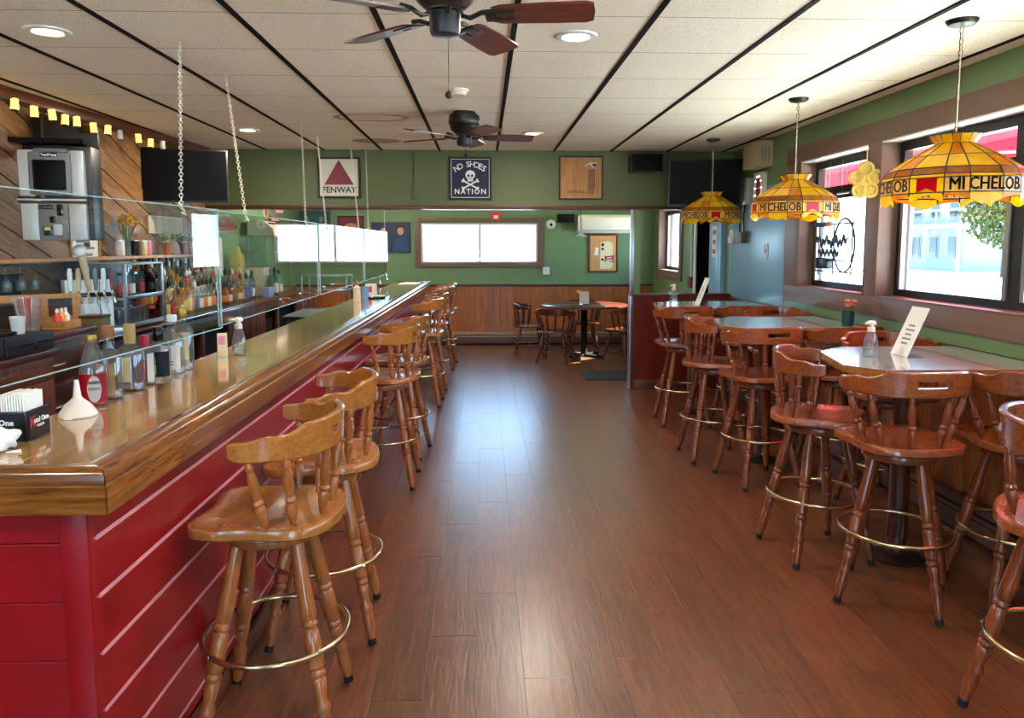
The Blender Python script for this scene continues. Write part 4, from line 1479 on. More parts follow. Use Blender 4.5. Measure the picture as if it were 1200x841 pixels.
prism(bm, [(0, -.14), (-.15, -.14), (-.2, -.10), (-.21, .10), (-.17, .14), (0, .14)], -.48, .48, mat=Matrix(((0, 0, 1, 0), (1, 0, 0, 0), (0, 1, 0, 0), (0, 0, 0, 1))))
obj('casing', bm, 'offwhite', t, smooth=False)
obj('front_panel', bx(-.42, .47, -.222, -.209, -.045, .095, .003), 'offwhite', t)
obj('louvre', bx(-.42, .47, -.213, -.203, -.092, -.055, .003), 'white', t)
obj('slot', bx(-.42, .47, -.214, -.200, -.100, -.093), 'grey', t)
t = thing('pendant_light', 'small metal cone pendant light in the far room', 'pendant lamp', (1.38, 10.7, 2.57))
obj('cord', cyl(bmesh.new(), (0, 0, 0), (0, 0, -.72), .004, 6), 'black', t)
obj('canopy', cyl(bmesh.new(), (0, 0, -.02), (0, 0, 0), .05, 16), 'steel', t)
obj('cone_shade', lathe(bmesh.new(), [(.018, -.72), (.022, -.80), (.05, -.85), (.105, -.875), (.10, -.875), (.045, -.845), (.015, -.79)], 20, cap=False), 'steel', t)
obj('bulb', sphere(bmesh.new(), (0, 0, -.85), .025, 10, 6), 'white', t)

M['teal_print'] = plain('teal_print', '#2f5a58', .4)
M['tan_print'] = plain('tan_print', '#c08a60', .6)
M['blue_print'] = plain('blue_print', '#14284e', .4, vary=.2)
M['blue_light_print'] = plain('light_blue_print', '#1d4070', .4)
M['poster_orange'] = plain('poster_orange_print', '#d99a52', .5, vary=.12)
M['cream_print'] = plain('cream_print', '#efdcae', .5)
t, y, w, h = board('framed_poster', 'orange framed poster of a cream fridge and a figure on the far wall', 'poster', 1.655, 2.13, 1.145, 1.75, 'poster_orange', 'beam', y=YF, fw=.028)
flat([(-.045, -.25), (.12, -.25), (.155, -.20), (.155, .12), (.13, .18), (.05, .19), (-.045, .17)], 'cream_print', t, y, 'fridge_print')
for a, b_ in ((.11, .155), (.05, .085), (-.12, -.085)):
    flat([(-.03, a), (.012, a), (.012, b_), (-.03, b_)], 'ink', t, y - .0014)
flat([(.02, -.14), (.06, -.125), (.175, -.15), (.165, -.09), (.175, -.03), (.06, -.05), (.02, -.035), (.03, -.09)], 'ink_red', t, y - .0014, 'banner_print')
flat([(.05, -.118), (.15, -.125), (.15, -.105), (.05, -.10)], 'ink_white', t, y - .0028)
flat([(.06, -.085), (.14, -.075), (.14, -.06), (.06, -.07)], 'ink_white', t, y - .0028)
flat([(-.17, -.23), (-.14, -.23), (-.13, -.05), (-.10, -.05), (-.07, -.24), (-.05, -.24), (-.06, -.02), (-.09, .06), (-.05, .18), (-.07, .19), (-.10, .10), (-.12, .18), (-.15, .19), (-.15, .10), (-.16, .0)], 'skin_print', t, y, 'figure_print')
flat([(-.14, -.03), (-.08, -.03), (-.075, .09), (-.12, .09)], 'ink_white', t, y - .0014)
flat(disc(-.125, .19, .026, .034, 14), 'skin_print', t, y - .0014, 'figure_print')
# pictures on the far wall above the bar
t, y, w, h = board('framed_picture', 'wide dark teal framed picture on the far wall, partly behind the plexiglass', 'picture', -2.90, -2.37, 1.77, 2.12, 'teal_print', 'grey', y=YF, fw=.02)
for k in (-.12, .1):
    flat(disc(k, .03, .03, .05, 10), 'ink_grey', t, y, 'figure_print')
t, y, w, h = board('framed_picture', 'dark red framed picture on the far wall between two blue ones', 'picture', -2.28, -1.87, 1.74, 2.03, 'maroon', 'blackframe', y=YF, fw=.02)
flat(disc(0, -.02, .10, .05, 14), 'tan_print', t, y, 'print')
t, y, w, h = board('canvas_print', 'dark blue canvas portrait of a dark haired person left of the far window', 'picture', -1.76, -1.15, 1.46, 1.93, 'blue_print', 'blue_print', y=YF, fw=.006)
flat([(.03, -.22), (.27, -.22), (.27, -.08), (.20, .02), (.12, .02), (.05, -.06)], 'blue_light_print', t, y, 'figure_print')
flat(disc(.15, .10, .05, .065, 14), 'skin_print', t, y, 'face_print')
flat([(.09, .12), (.10, .19), (.16, .205), (.21, .18), (.205, .12), (.18, .155), (.12, .15)], 'ink', t, y - .0014, 'hair_print')
flat([(-.25, -.10), (-.16, .05), (-.12, .04), (-.18, -.12)], 'blue_light_print', t, y, 'figure_print')  # left figure: a reflection in the plexiglass, put into the print
flat(disc(-.12, .09, .045, .055, 14), 'skin_print', t, y, 'face_print')
M['carton'] = plain('beige_carton', '#b8a880', .7, vary=.08)
M['olive_box'] = plain('olive_box_paint', '#6a5f3c', .5)
M['lamp_glow_small'] = plain('tiny_bulb_glow', '#fff6e0', .4, emit=2.0, emit_col='#fff0d0')
# ------------------------------------------------------------------ right side wall things
t = thing('television', 'black flat television hung from the soffit at the right', 'television', (2.24, 7.62, 2.21), math.radians(-8))
obj('case', bx(-.37, .37, -.02, .03, -.235, .235, .008), 'black', t)
obj('screen', bx(-.35, .35, -.0215, -.0205, -.215, .215), 'screen', t)
obj('mount_arm', bx(-.06, .06, .03, .42, -.06, .06, .004), 'matt_black', t)
t = thing('wall_box', 'beige printed box fixed high in the corner by the right television', 'box', (2.62, 7.2, 2.435))
obj('carton', bx(-.07, .078, -.195, .195, -.12, .12, .003), 'carton', t)

for k in range(3):
    obj('print', bx(-.03 + k * .03, -.015 + k * .03, -.1965, -.1955, -.07, .06), 'ink_grey', t)
t = thing('control_box', 'grey control box on the right wall under the beige box', 'box', (XR - .001, 7.62, 2.12))
obj('case', bx(-.06, 0, -.12, .12, -.13, .13, .004), 'silver', t)
obj('panel_mark', bx(-.0615, -.0602, -.005, .005, -.10, .10), 'ink_grey', t)
obj('panel_mark', bx(-.0615, -.0602, -.08, .08, -.004, .004), 'ink_grey', t)
t = thing('lit_sign', 'small white framed sign with red print and tiny bulbs on the right wall', 'sign', (XR - .001, 7.26, 2.13))
obj('case', bx(-.04, 0, -.13, .13, -.15, .15, .004), 'white', t)
for zc, a in ((.05, .05), (-.05, .055)):
    obj('red_print', bx(-.0415, -.0402, -a, a, zc - .045, zc + .045), 'ink_red', t)
for k in range(10):
    an = 2 * PI * k / 10
    obj('bulb', sphere(bmesh.new(), (-.042, .085 * math.cos(an), .115 * math.sin(an)), .008, 6, 4), 'lamp_glow_small', t)
t = thing('junction_box', 'brown junction box with hanging cables on the right wall', 'box', (XR - .001, 7.72, 1.66))
obj('box_body', bx(-.07, 0, -.10, .10, -.06, .06, .004), 'olive_box', t)
for k in range(4):
    obj('cable', tube(bmesh.new(), [(-.03, -.07 + k * .045, .06), (-.035, -.06 + k * .04, .18), (-.03, -.07 + k * .05, .33)], .008, 6), 'black' if k != 1 else 'white', t)
obj('hand_lamp', lathe(bmesh.new(), [(0, -.05), (.035, -.05), (.045, 0), (.02, .04), (.015, .09), (0, .09)], 14, Matrix.Translation((-.06, .22, -.01)), cap=False), 'white', t)
t = thing('light_switch', 'white light switch plate on the sky-tinted green wall section', 'switch', (XR - .006, 7.08, 1.525))
obj('plate', bx(-.008, -.0005, -.045, .045, -.07, .07, .003), 'white', t)
obj('toggle', bx(-.016, -.008, -.008, .008, -.018, .018, .002), 'grey', t)
t = thing('door_notice', 'narrow white notice with red print on the pale blue door', 'sign', (XR - .046, 8.58, 1.60))
obj('sheet', bx(-.0025, -.0005, -.085, .085, -.16, .20), 'paper', t, smooth=False)
for k in range(3):
    obj('print', bx(-.0036, -.0026, -.05, .05, .10 - k * .11, .15 - k * .11), 'ink_red', t, smooth=False)
t = thing('fire_pull', 'dark red pull box on a white conduit beside the side door', 'fire alarm', (XR - .001, 9.62, 1.10))
obj('box_body', bx(-.05, 0, -.06, .06, -.07, .07, .005), 'maroon', t)
obj('pipe', cyl(bmesh.new(), (-.018, .0, .07), (-.018, .0, .95), .011, 8), 'white', t)

t = thing('flower_ornament', 'carved yellow flower ornament hanging on the post between the windows', 'ornament', (XR - .08, 5.11, 2.02), math.radians(58))
bm = bmesh.new()
for k in range(5):
    an = PI / 2 + 2 * PI * k / 5
    torus(bm, .042, .013, 0, 16, 6, (.058 * math.cos(an), .078 * math.sin(an)))
torus(bm, .03, .01, 0, 14, 6)
bmesh.ops.transform(bm, matrix=Matrix(((0, 0, 1, -.016), (1, 0, 0, 0), (0, 1, 0, 0), (0, 0, 0, 1))), verts=bm.verts)
obj('openwork', bm, 'yellow_plastic', t)
bm = bmesh.new()
prism(bm, [(.075 * math.cos(2 * PI * k / 20) * (1 + .12 * math.cos(5 * (2 * PI * k / 20 - PI / 2))), .10 * math.sin(2 * PI * k / 20) * (1 + .12 * math.cos(5 * (2 * PI * k / 20 - PI / 2)))) for k in range(20)], -.004, .004, mat=Matrix(((0, 0, 1, -.012), (1, 0, 0, 0), (0, 1, 0, 0), (0, 0, 0, 1))))
obj('plate', bm, 'yellow_plastic', t)
obj('hanger', tube(bmesh.new(), [(-.01, 0, .11), (-.01, .0, .2), (-.01, -.01, .22)], .005, 6), 'yellow_plastic', t)

t = thing('neon_sign', 'unlit wire framed neon sign hanging in the smaller window', 'neon sign', (2.80, 5.93, 1.56))
bm = bmesh.new()
for y_ in (-.30, .0, .26):
    cyl(bm, (0, y_, -.22), (0, y_, .2), .006, 5)
for z_ in (-.19, -.1, .19):
    cyl(bm, (0, -.36, z_), (0, .38, z_), .006, 5)
obj('wire_frame', bm, 'black', t)
obj('tube_ring', tube(bmesh.new(), [(.006, -.16 + .17 * math.cos(a), .02 + .21 * math.sin(a)) for a in [2 * PI * q / 24 for q in range(24)]], .009, 6, True), 'charcoal', t)
obj('tube_script', tube(bmesh.new(), [(-.008, .3 - .012 * q, .05 + .035 * math.sin(q * 1.3) + .02 * math.sin(q * .5)) for q in range(46)], .009, 5), 'charcoal', t)
obj('tube_script', tube(bmesh.new(), [(-.008, .25 - .012 * q, -.04 + .03 * math.sin(q * 1.1)) for q in range(30)], .009, 5), 'charcoal', t)
obj('transformer', bx(-.03, .03, .06, .25, -.17, -.08, .005), 'black', t)
obj('label_strip', bx(-.012, .0, .12, .38, .17, .21), 'blue_light_print', t)
obj('label_strip', bx(-.013, .001, .04, .12, .172, .212), 'orange', t)
for y_ in (-.1, .12):
    obj('hanging_wire', cyl(bmesh.new(), (0, y_, .2), (0, y_, .69), .002, 5), 'steel', t)

# ------------------------------------------------------------------ things on the high tables
ZT = 1.0197
def soap(x, y, label, s=1.0, z=ZT):
    t = thing('soap_pump_bottle', label, 'soap bottle', (x, y, z), 0)
    obj('bottle', lathe(bmesh.new(), [(0, .001), (.034, .001), (.038, .008), (.039, .05), (.034, .085), (.024, .115), (.018, .128), (.016, .13)], 20, sx=1.0 * s, sy=.8 * s), 'clear', t)
    obj('pump_collar', lathe(bmesh.new(), [(0, .128), (.018, .128), (.019, .148), (.013, .152), (.010, .165), (0, .165)], 16, cap=False), 'offwhite', t)
    obj('pump_head', lathe(bmesh.new(), [(0, .163), (.02, .163), (.022, .172), (.017, .182), (0, .185)], 16, cap=False), 'offwhite', t)
    obj('nozzle', cyl(bmesh.new(), (0, 0, .173), (-.036, -.01, .170), .006, 8), 'offwhite', t)
    obj('soap', lathe(bmesh.new(), [(0, .004), (.033, .004), (.035, .01), (.035, .04), (0, .041)], 16, sx=s, sy=.78 * s, cap=False), 'clear', t)
    return t
soap(1.97, 3.72, 'clear soap pump bottle with cream pump on the nearest high table')
soap(1.84, 7.2, 'clear soap pump bottle on the farthest high table in front of the half wall', 1.0)
def card(x, y, label, lean, w=.15, h=.27, z=ZT, rz=0.0):
    t = thing('menu_card', label, 'card', (x, y, z), rz)
    R = Matrix.Rotation(lean, 4, 'Y')
    bm = bmesh.new()
    box(bm, (0, 0, h / 2), (.004, w, h))
    bmesh.ops.transform(bm, matrix=R, verts=bm.verts)
    obj('card_face', bm, 'paper', t, smooth=False)
    obj('card_foot', bx(-.002, .09, -w / 2, w / 2, .0005, .004), 'plexi_card', t, smooth=False)
    for k in range(5):
        bm = bmesh.new()
        ww = w * (.5 if k % 2 else .35)
        box(bm, (-.0026, 0, h * (.62 - .09 * k)), (.0012, ww, .010))
        bmesh.ops.transform(bm, matrix=R, verts=bm.verts)
        obj('print', bm, 'ink_grey', t, smooth=False)
    return t
M['plexi_card'] = pane_mat('card_holder_plastic', '#f2f5f6', .02, 1.45)
card(2.13, 3.74, 'white printed card in a slanted clear holder on the nearest high table', .40)
card(2.02, 7.02, 'white printed card in a slanted clear holder on the farthest high table', .36)
t = thing('flower_glass', 'dark teal glass of pink and orange flowers by the wall on the middle table', 'flowers', (2.575, 5.19, ZT))
obj('glass', lathe(bmesh.new(), [(0, .001), (.036, .001), (.042, .012), (.043, .085), (.038, .10), (.034, .10), (.036, .09), (.036, .01), (0, .008)], 18, cap=False), 'teal_gl', t)
rnd = random.Random(4)
for k in range(14):
    an, rr_ = rnd.random() * 6.28, rnd.random() * .05
    x_, y_, z_ = rr_ * math.cos(an), rr_ * math.sin(an), .13 + rnd.random() * .05
    st = obj('stem', cyl(bmesh.new(), (x_ * .3, y_ * .3, .03), (x_, y_, z_), .002, 5), 'stem', t)
    bm = bmesh.new()
    for q in range(6):
        a2 = q * PI / 3
        sphere(bm, (x_ + .012 * math.cos(a2), y_ + .012 * math.sin(a2), z_), .009, 6, 4, .6)
    sphere(bm, (x_, y_, z_ + .004), .008, 6, 4)
    f = obj('blossom', bm, ('pink', 'orange', 'pink')[k % 3], st)
    f['kind'] = 'stuff'

# ------------------------------------------------------------------ plexiglass panels on chains
PXX = -1.2
M['chain_white'] = plain('white_plastic_chain', '#d9d4c4', .4)
def chain_mesh(p0, p1, link=.026, r=.0024):
    p0, p1 = Vector(p0), Vector(p1)
    L = (p1 - p0).length
    fm = frame_z(p1 - p0)
    n_ = int(L / (link * .82))
    bm = bmesh.new()
    for k in range(n_):
        c = link * .82 * (k + .5)
        pts = []
        for q in range(8):
            a = 2 * PI * q / 8
            u, v = .007 * math.cos(a), link * .5 * math.sin(a)
            pts.append(p0 + fm @ Vector((u if k % 2 else 0, 0 if k % 2 else u, c + v)))
        tube(bm, pts, r, 4, True)
    return bm
def plexi(y0, y1, label, chains, turn=0.0):
    yc = (y0 + y1) / 2
    t = thing('plexiglass_panel', label, 'plexiglass panel', (PXX + (.035 if turn else 0) + math.tan(turn) * (y1 - yc), yc, 1.48), turn)
    Rt = Matrix.Rotation(-turn, 3, 'Z')
    h = (y1 - y0) / 2
    obj('sheet', bx(-.003, .003, -h, h, -.26, .26), 'plexi', t, smooth=False)
    eb = bmesh.new()
    bx(-.0032, .0032, -h - .0005, -h + .003, -.26, .26, bm=eb)
    bx(-.0032, .0032, h - .003, h + .0005, -.26, .26, bm=eb)
    bx(-.0032, .0032, -h, h, -.2605, -.2575, bm=eb)
    bx(-.0032, .0032, -h, h, .2575, .2605, bm=eb)
    obj('polished_edge', eb, 'plexi_edge', t, smooth=False)
    for (yb, xt, yt) in chains:
        c = obj('chain', chain_mesh((0, yb - (y0 + y1) / 2, .25), tuple(Rt @ (Vector((xt, yt, CZ - .005)) - t.location))), 'chain_white', t)
        obj('hook', tube(bmesh.new(), [(0, yb - (y0 + y1) / 2, .235), (.012, yb - (y0 + y1) / 2 + .012, .225), (.0, yb - (y0 + y1) / 2 + .02, .245), (-.01, yb - (y0 + y1) / 2, .27)], .004, 5), 'chain_white', c)
plexi(1.30, 3.36, 'clear plexiglass panel hanging on chains at the near end over the bar', [(1.5, -1.4, 1.5), (3.02, -1.47, 3.81)], math.radians(-3.75))
plexi(3.42, 5.48, 'clear plexiglass panel second from the near end over the bar', [(3.86, -1.48, 4.48), (5.14, -1.46, 6.2)])
plexi(5.54, 7.55, 'clear plexiglass panel third from the near end over the bar', [(5.8, -1.53, 7.1), (7.3, -1.3, 7.5)])
plexi(7.62, 9.40, 'clear plexiglass panel at the far end over the bar, catching the far window', [(7.9, -1.22, 7.95), (9.2, -1.22, 9.25)])
# ------------------------------------------------------------------ back bar along the left wall
M['blue_carton'] = plain('blue_carton', '#7fa6d8', .5)
M['tower_white'] = plain('pale_tap_tower', '#e4f0f6', .25)
M['tap_wood'] = plain('tap_handle_wood', '#c9b48c', .4, vary=.1)
M['sign_pale'] = plain('pale_board', '#cbbfa4', .5)
M['dark_mirror'] = plain('dark_mirror_glass', '#24343c', .06)
M['beige_metal'] = plain('beige_metal', '#efe6cc', .4)
M['grenadine_red'] = plain('grenadine_label_red', '#c01424', .35)
M['tan_label'] = plain('tan_bottle_label', '#c09a62', .5)
M['funnel_white'] = plain('milky_plastic', '#efe6d8', .35)
def wx(y):
    """x of the pine wall face at depth y"""
    return -3.384 + .0539 * y + .025
XC = -2.45
# long counter
t = thing('back_counter', 'long dark wooden back bar counter with a chrome front edge under the bottles', 'counter', (0, 0, 0))
obj('worktop', bx(-2.90, XC, 4.80, 11.0, .95, .98, .004), 'darkwood', t)
obj('chrome_edge', bx(XC + .0005, XC + .02, 4.80, 11.0, .952, .984, .004), 'chrome', t)
obj('carcass', bx(-2.90, -2.52, 4.82, 11.0, .08, .949), 'matt_black', t, smooth=False)
obj('plinth', bx(-2.90, -2.55, 4.82, 11.0, 0, .079), 'matt_black', t, smooth=False)
def front(y0, y1, z0, z1, m='darkwood'):
    return obj('front_panel', bx(-2.519, XC - .012, y0, y1, z0, z1, .003), m, t)
front(4.82, 6.05, .1, .948)
front(6.05, 7.30, .845, .948)
front(6.60, 6.66, .1, .843)
front(7.30, 8.50, .1, .948)
front(8.50, 9.90, .845, .948)
front(9.02, 9.07, .1, .843)
front(9.90, 11.0, .1, .948)
for k in range(4):
    obj('panel_groove', bx(-2.462, -2.4605, 7.5 + k * .22, 7.505 + k * .22, .1, .94), 'matt_black', t, smooth=False)
# low bottle cooler behind the bar end
t = thing('bottle_cooler', 'low black bottle cooler with a glass door behind the far bar end', 'fridge', (-1.86, 8.6, 0))
obj('cabinet', bx(-.30, .30, -.45, .45, 0, .80, .006), 'black', t)
obj('door_glass', bx(-.27, .27, -.462, -.4505, .1, .76, .003), 'teal_gl', t)
obj('handle', bx(-.26, -.24, -.485, -.463, .3, .6, .004), 'chrome', t)
obj('top_tray', bx(-.31, .31, -.47, .46, .801, .82, .004), 'steel', t)
t = thing('glass_rack_shelf', 'stainless steel shelf rack of glasses behind the far half of the bar', 'shelf', (-2.02, 9.75, 0))
for sx in (-.28, .28):
    for sy in (-.2, .2):
        obj('post', cyl(bmesh.new(), (sx, sy, 0), (sx, sy, 1.20), .014, 8), 'steel', t)
for z_ in (.35, .74, 1.0, 1.18):
    obj('shelf', bx(-.29, .29, -.21, .21, z_, z_ + .02, .004), 'steel', t)

BOT = {}
def bottle_mesh(kind):
    P = {
        'spirit': [(0, 0), (.036, 0), (.039, .006), (.039, .165), (.034, .19), (.018, .215), (.0145, .225), (.0145, .275), (.016, .278), (.016, .285), (0, .285)],
        'tall': [(0, 0), (.034, 0), (.037, .006), (.037, .19), (.030, .215), (.0145, .245), (.0135, .30), (.015, .303), (.015, .31), (0, .31)],
        'squat': [(0, 0), (.044, 0), (.047, .008), (.047, .12), (.040, .145), (.020, .165), (.016, .175), (.016, .225), (.018, .228), (.018, .236), (0, .236)],
        'wine': [(0, 0), (.036, 0), (.038, .006), (.038, .18), (.030, .205), (.016, .235), (.014, .25), (.014, .305), (0, .305)],
    }[kind]
    key = kind
    if key in BOT:
        return BOT[key]
    bm = bmesh.new()
    lathe(bm, P, 14, cap=False, mi=0)
    r = max(p[0] for p in P)
    zb = .035
    zt_ = {'spirit': .125, 'tall': .145, 'squat': .10, 'wine': .13}[kind]
    lathe(bm, [(r + .0006, zb), (r + .0012, zb + .003), (r + .0012, zt_ - .003), (r + .0006, zt_)], 14, cap=False, mi=1)
    top = P[-1][1]
    rn = .0165
    lathe(bm, [(rn, top - .045), (rn + .001, top - .04), (rn + .001, top), (0, top + .001)], 12, cap=False, mi=2)
    # speed pourer
    cyl(bm, (0, 0, top), (0, 0, top + .022), .007, 8, .005, mi=2)
    cyl(bm, (0, 0, top + .02), (.018, 0, top + .05), .004, 6, .003, mi=3)
    BOT[key] = mesh(bm, 'bottle', True, ('clear', 'paper', 'black', 'chrome'))
    return BOT[key]
def bottle(x, y, z, kind, glass, lab, cap, label, group, s=1.0, rz=0.0):
    o = put('liquor_bottle', bottle_mesh(kind), None, (x, y, z), rz)
    for i, m in enumerate((glass, lab, cap)):
        o.material_slots[i].link = 'OBJECT'
        o.material_slots[i].material = M[m]
    o.scale = (s, s, s)
    return tag(o, label, 'bottle', group)
M['lab_yellow'] = plain('yellow_bottle_label', '#e8cf5a', .5)
M['lab_orange'] = plain('orange_bottle_label', '#e07838', .5)
M['lab_red'] = plain('red_bottle_label', '#b8242c', .5)
M['lab_black'] = plain('black_bottle_label', '#16151a', .5)
M['lab_blue'] = plain('blue_bottle_label', '#3d6fb0', .5)
M['lab_cream'] = plain('cream_bottle_label', '#ecdcb0', .5)
M['lab_green'] = plain('green_bottle_label', '#5c8a3c', .5)
M['gold_cap'] = plain('gold_cap', '#b8913e', .3, .7)
ORD = ['first', 'second', 'third', 'fourth', 'fifth', 'sixth', 'seventh', 'eighth', 'ninth', 'tenth', 'eleventh', 'twelfth', 'thirteenth', 'fourteenth', 'fifteenth', 'sixteenth']
CNM = {'clear': 'clear', 'amber_b': 'amber', 'gold_b': 'golden', 'green_b': 'green', 'dark_b': 'dark'}
LNM = {'paper': 'white', 'lab_yellow': 'yellow', 'lab_orange': 'orange', 'lab_red': 'red', 'lab_black': 'black', 'lab_blue': 'blue', 'lab_cream': 'cream', 'lab_green': 'green'}
# stepped riser for the bottle tiers
t = thing('bottle_riser', 'black stepped riser holding two rear tiers of liquor bottles', 'riser', (0, 0, 0))
obj('step', bx(-2.80, -2.685, 6.03, 7.46, .9805, 1.07, .003), 'black', t)
obj('step', bx(-2.915, -2.801, 6.03, 7.46, .9805, 1.16, .003), 'black', t)
rnd = random.Random(11)
tiers = [
    ('front', -2.60, .9805, [('squat', 'dark_b', 'lab_black', 'black'), ('spirit', 'gold_b', 'lab_yellow', 'black'), ('tall', 'clear', 'lab_red', 'black'), ('squat', 'gold_b', 'lab_orange', 'gold_cap'), ('squat', 'gold_b', 'lab_cream', 'black'), ('spirit', 'gold_b', 'lab_yellow', 'black'), ('tall', 'gold_b', 'lab_yellow', 'red_plastic'), ('tall', 'gold_b', 'lab_orange', 'gold_cap'), ('spirit', 'clear', 'lab_blue', 'white'), ('spirit', 'clear', 'lab_cream', 'black'), ('spirit', 'clear', 'lab_orange', 'black'), ('spirit', 'clear', 'lab_cream', 'black'), ('spirit', 'clear', 'lab_orange', 'black'), ('squat', 'dark_b', 'lab_red', 'black'), ('squat', 'clear', 'lab_red', 'white')]),
    ('middle', -2.745, 1.0705, [('wine', 'dark_b', 'lab_orange', 'black'), ('tall', 'amber_b', 'lab_yellow', 'black'), ('spirit', 'clear', 'lab_orange', 'black'), ('spirit', 'clear', 'lab_orange', 'black'), ('tall', 'green_b', 'lab_yellow', 'gold_cap'), ('tall', 'clear', 'lab_yellow', 'white'), ('tall', 'green_b', 'lab_cream', 'red_plastic'), ('spirit', 'gold_b', 'lab_yellow', 'gold_cap'), ('tall', 'gold_b', 'lab_yellow', 'black'), ('spirit', 'clear', 'paper', 'black'), ('spirit', 'clear', 'paper', 'white'), ('spirit', 'clear', 'lab_blue', 'white'), ('spirit', 'clear', 'paper', 'black'), ('tall', 'clear', 'lab_cream', 'red_plastic'), ('tall', 'clear', 'paper', 'black')]),
    ('rear', -2.865, 1.1605, [('wine', 'amber_b', 'lab_red', 'red_plastic'), ('spirit', 'clear', 'lab_cream', 'white'), ('tall', 'clear', 'lab_blue', 'white'), ('tall', 'dark_b', 'lab_yellow', 'black'), ('spirit', 'amber_b', 'lab_orange', 'black'), ('spirit', 'clear', 'lab_green', 'white'), ('tall', 'clear', 'paper', 'white'), ('tall', 'gold_b', 'lab_yellow', 'black'), ('tall', 'green_b', 'lab_green', 'red_plastic'), ('spirit', 'clear', 'lab_red', 'white'), ('wine', 'green_b', 'lab_cream', 'black'), ('spirit', 'clear', 'lab_blue', 'white'), ('spirit', 'amber_b', 'lab_red', 'black'), ('tall', 'clear', 'lab_red', 'white'), ('spirit', 'green_b', 'paper', 'black')]),
]
for tn, x, z, L in tiers:
    for i, (k, g, lb, cp) in enumerate(L):
        bottle(x + rnd.uniform(-.01, .01), 6.10 + i * .0925, z, k, g, lb, cp, '%s bottle with %s label, %s from the metal rack in the %s tier' % (CNM[g], LNM[lb], ORD[i], tn), 'liquor bottles on the back bar tiers', rnd.uniform(.94, 1.0), rnd.random() * 6)
G3 = 'liquor bottles past the rear panel joint'
for i, (k, g, lb, cp) in enumerate([('squat', 'amber_b', 'lab_orange', 'black'), ('squat', 'amber_b', 'lab_cream', 'black'), ('spirit', 'clear', 'lab_red', 'red_plastic'), ('squat', 'gold_b', 'lab_green', 'black'), ('squat', 'gold_b', 'lab_cream', 'gold_cap'), ('spirit', 'gold_b', 'lab_orange', 'black'), ('spirit', 'clear', 'lab_blue', 'black'), ('tall', 'clear', 'lab_blue', 'white'), ('spirit', 'clear', 'paper', 'black'), ('tall', 'dark_b', 'lab_black', 'black')]):
    bottle(-2.60 + rnd.uniform(-.02, .02), 7.62 + i * .105, .9805, k, g, lb, cp, '%s bottle with %s label, %s in the front row past the tiers' % (CNM[g], LNM[lb], ORD[i]), G3, 1.0, rnd.random() * 6)
for i, (k, g, lb, cp) in enumerate([('tall', 'clear', 'lab_red', 'red_plastic'), ('spirit', 'amber_b', 'lab_yellow', 'black'), ('tall', 'clear', 'lab_blue', 'white'), ('tall', 'clear', 'paper', 'black'), ('wine', 'dark_b', 'lab_cream', 'black'), ('tall', 'clear', 'lab_blue', 'white'), ('spirit', 'clear', 'lab_red', 'red_plastic'), ('tall', 'clear', 'paper', 'white')]):
    bottle(-2.74 + rnd.uniform(-.02, .02), 7.66 + i * .12, .9805, k, g, lb, cp, '%s bottle with %s label, %s in the second row past the tiers' % (CNM[g], LNM[lb], ORD[i]), G3, 1.08, rnd.random() * 6)
for i in range(4):
    bottle(-2.52 + (i % 2) * .03, 8.95 + i * .085, .9805, ('wine', 'tall', 'wine', 'spirit')[i], ('green_b', 'green_b', 'dark_b', 'clear')[i], ('lab_green', 'paper', 'lab_black', 'paper')[i], 'black', '%s bottle with %s label, %s by the foot of the wire rack' % (CNM[('green_b', 'green_b', 'dark_b', 'clear')[i]], LNM[('lab_green', 'paper', 'lab_black', 'paper')[i]], ORD[i]), G3, 1.05, i)
t = thing('blue_box', 'light blue bottle carton in front of the bottles past the tiers', 'box', (-2.50, 8.78, .985))
obj('carton', bx(-.04, .04, -.10, .10, 0, .10, .003), 'blue_carton', t)
obj('flap', bx(-.042, .042, -.102, .102, .1005, .106, .002), 'blue_carton', t)

# beer tap tower
t = thing('beer_tap_tower', 'pale blue beer tap tower with a row of handles left of the metal rack', 'beer tap', (-2.70, 5.20, .9805))
t.rotation_euler = (0, 0, math.radians(40))
obj('column', bx(-.145, .145, -.06, .06, .0, .37, .008), 'tower_white', t)
obj('seam', bx(.06, .065, -.0615, -.0605, .01, .36), 'grey', t)
obj('drip_rail', bx(-.15, .15, -.085, -.061, .255, .285, .004), 'bronze', t)
HM = ['tower_white', 'tap_wood', 'tower_white', 'grey', 'tower_white', 'maroon']
for k in range(6):
    x_ = -.125 + k * .05
    f = obj('faucet', tube(bmesh.new(), [(x_, -.085, .27), (x_, -.12, .272), (x_ + .006, -.135, .25), (x_ + .012, -.15, .215)], .009, 7), 'chrome', t)
    cyl(bmh := bmesh.new(), (x_, -.12, .275), (x_, -.12, .30), .009, 8)
    obj('collar', bmh, 'brass', f)
    hh = obj('tap_handle', lathe(bmesh.new(), [(0, .0), (.009, 0), (.011, .02), (.016, .10), (.013, .15), (0, .155)], 10, Matrix.Translation((x_, -.12, .298)), cap=False, sy=.6), HM[k], f)
# big bat shaped handle
bh = obj('bat_handle', lathe(bmesh.new(), [(0, 0), (.012, 0), (.016, .04), (.020, .12), (.024, .2), (.027, .24), (.0, .245)], 14, Matrix.Translation((-.02, -.16, .30)) @ Matrix.Rotation(-.16, 4, 'Y'), cap=False), 'tap_wood', t)
obj('ball_top', sphere(bmesh.new(), (-.065, -.16, .565), .044, 14, 10), 'white', bh)
obj('drip_tray', bx(-.02, .16, -.25, -.10, .002, .055, .006), 'steel', t)

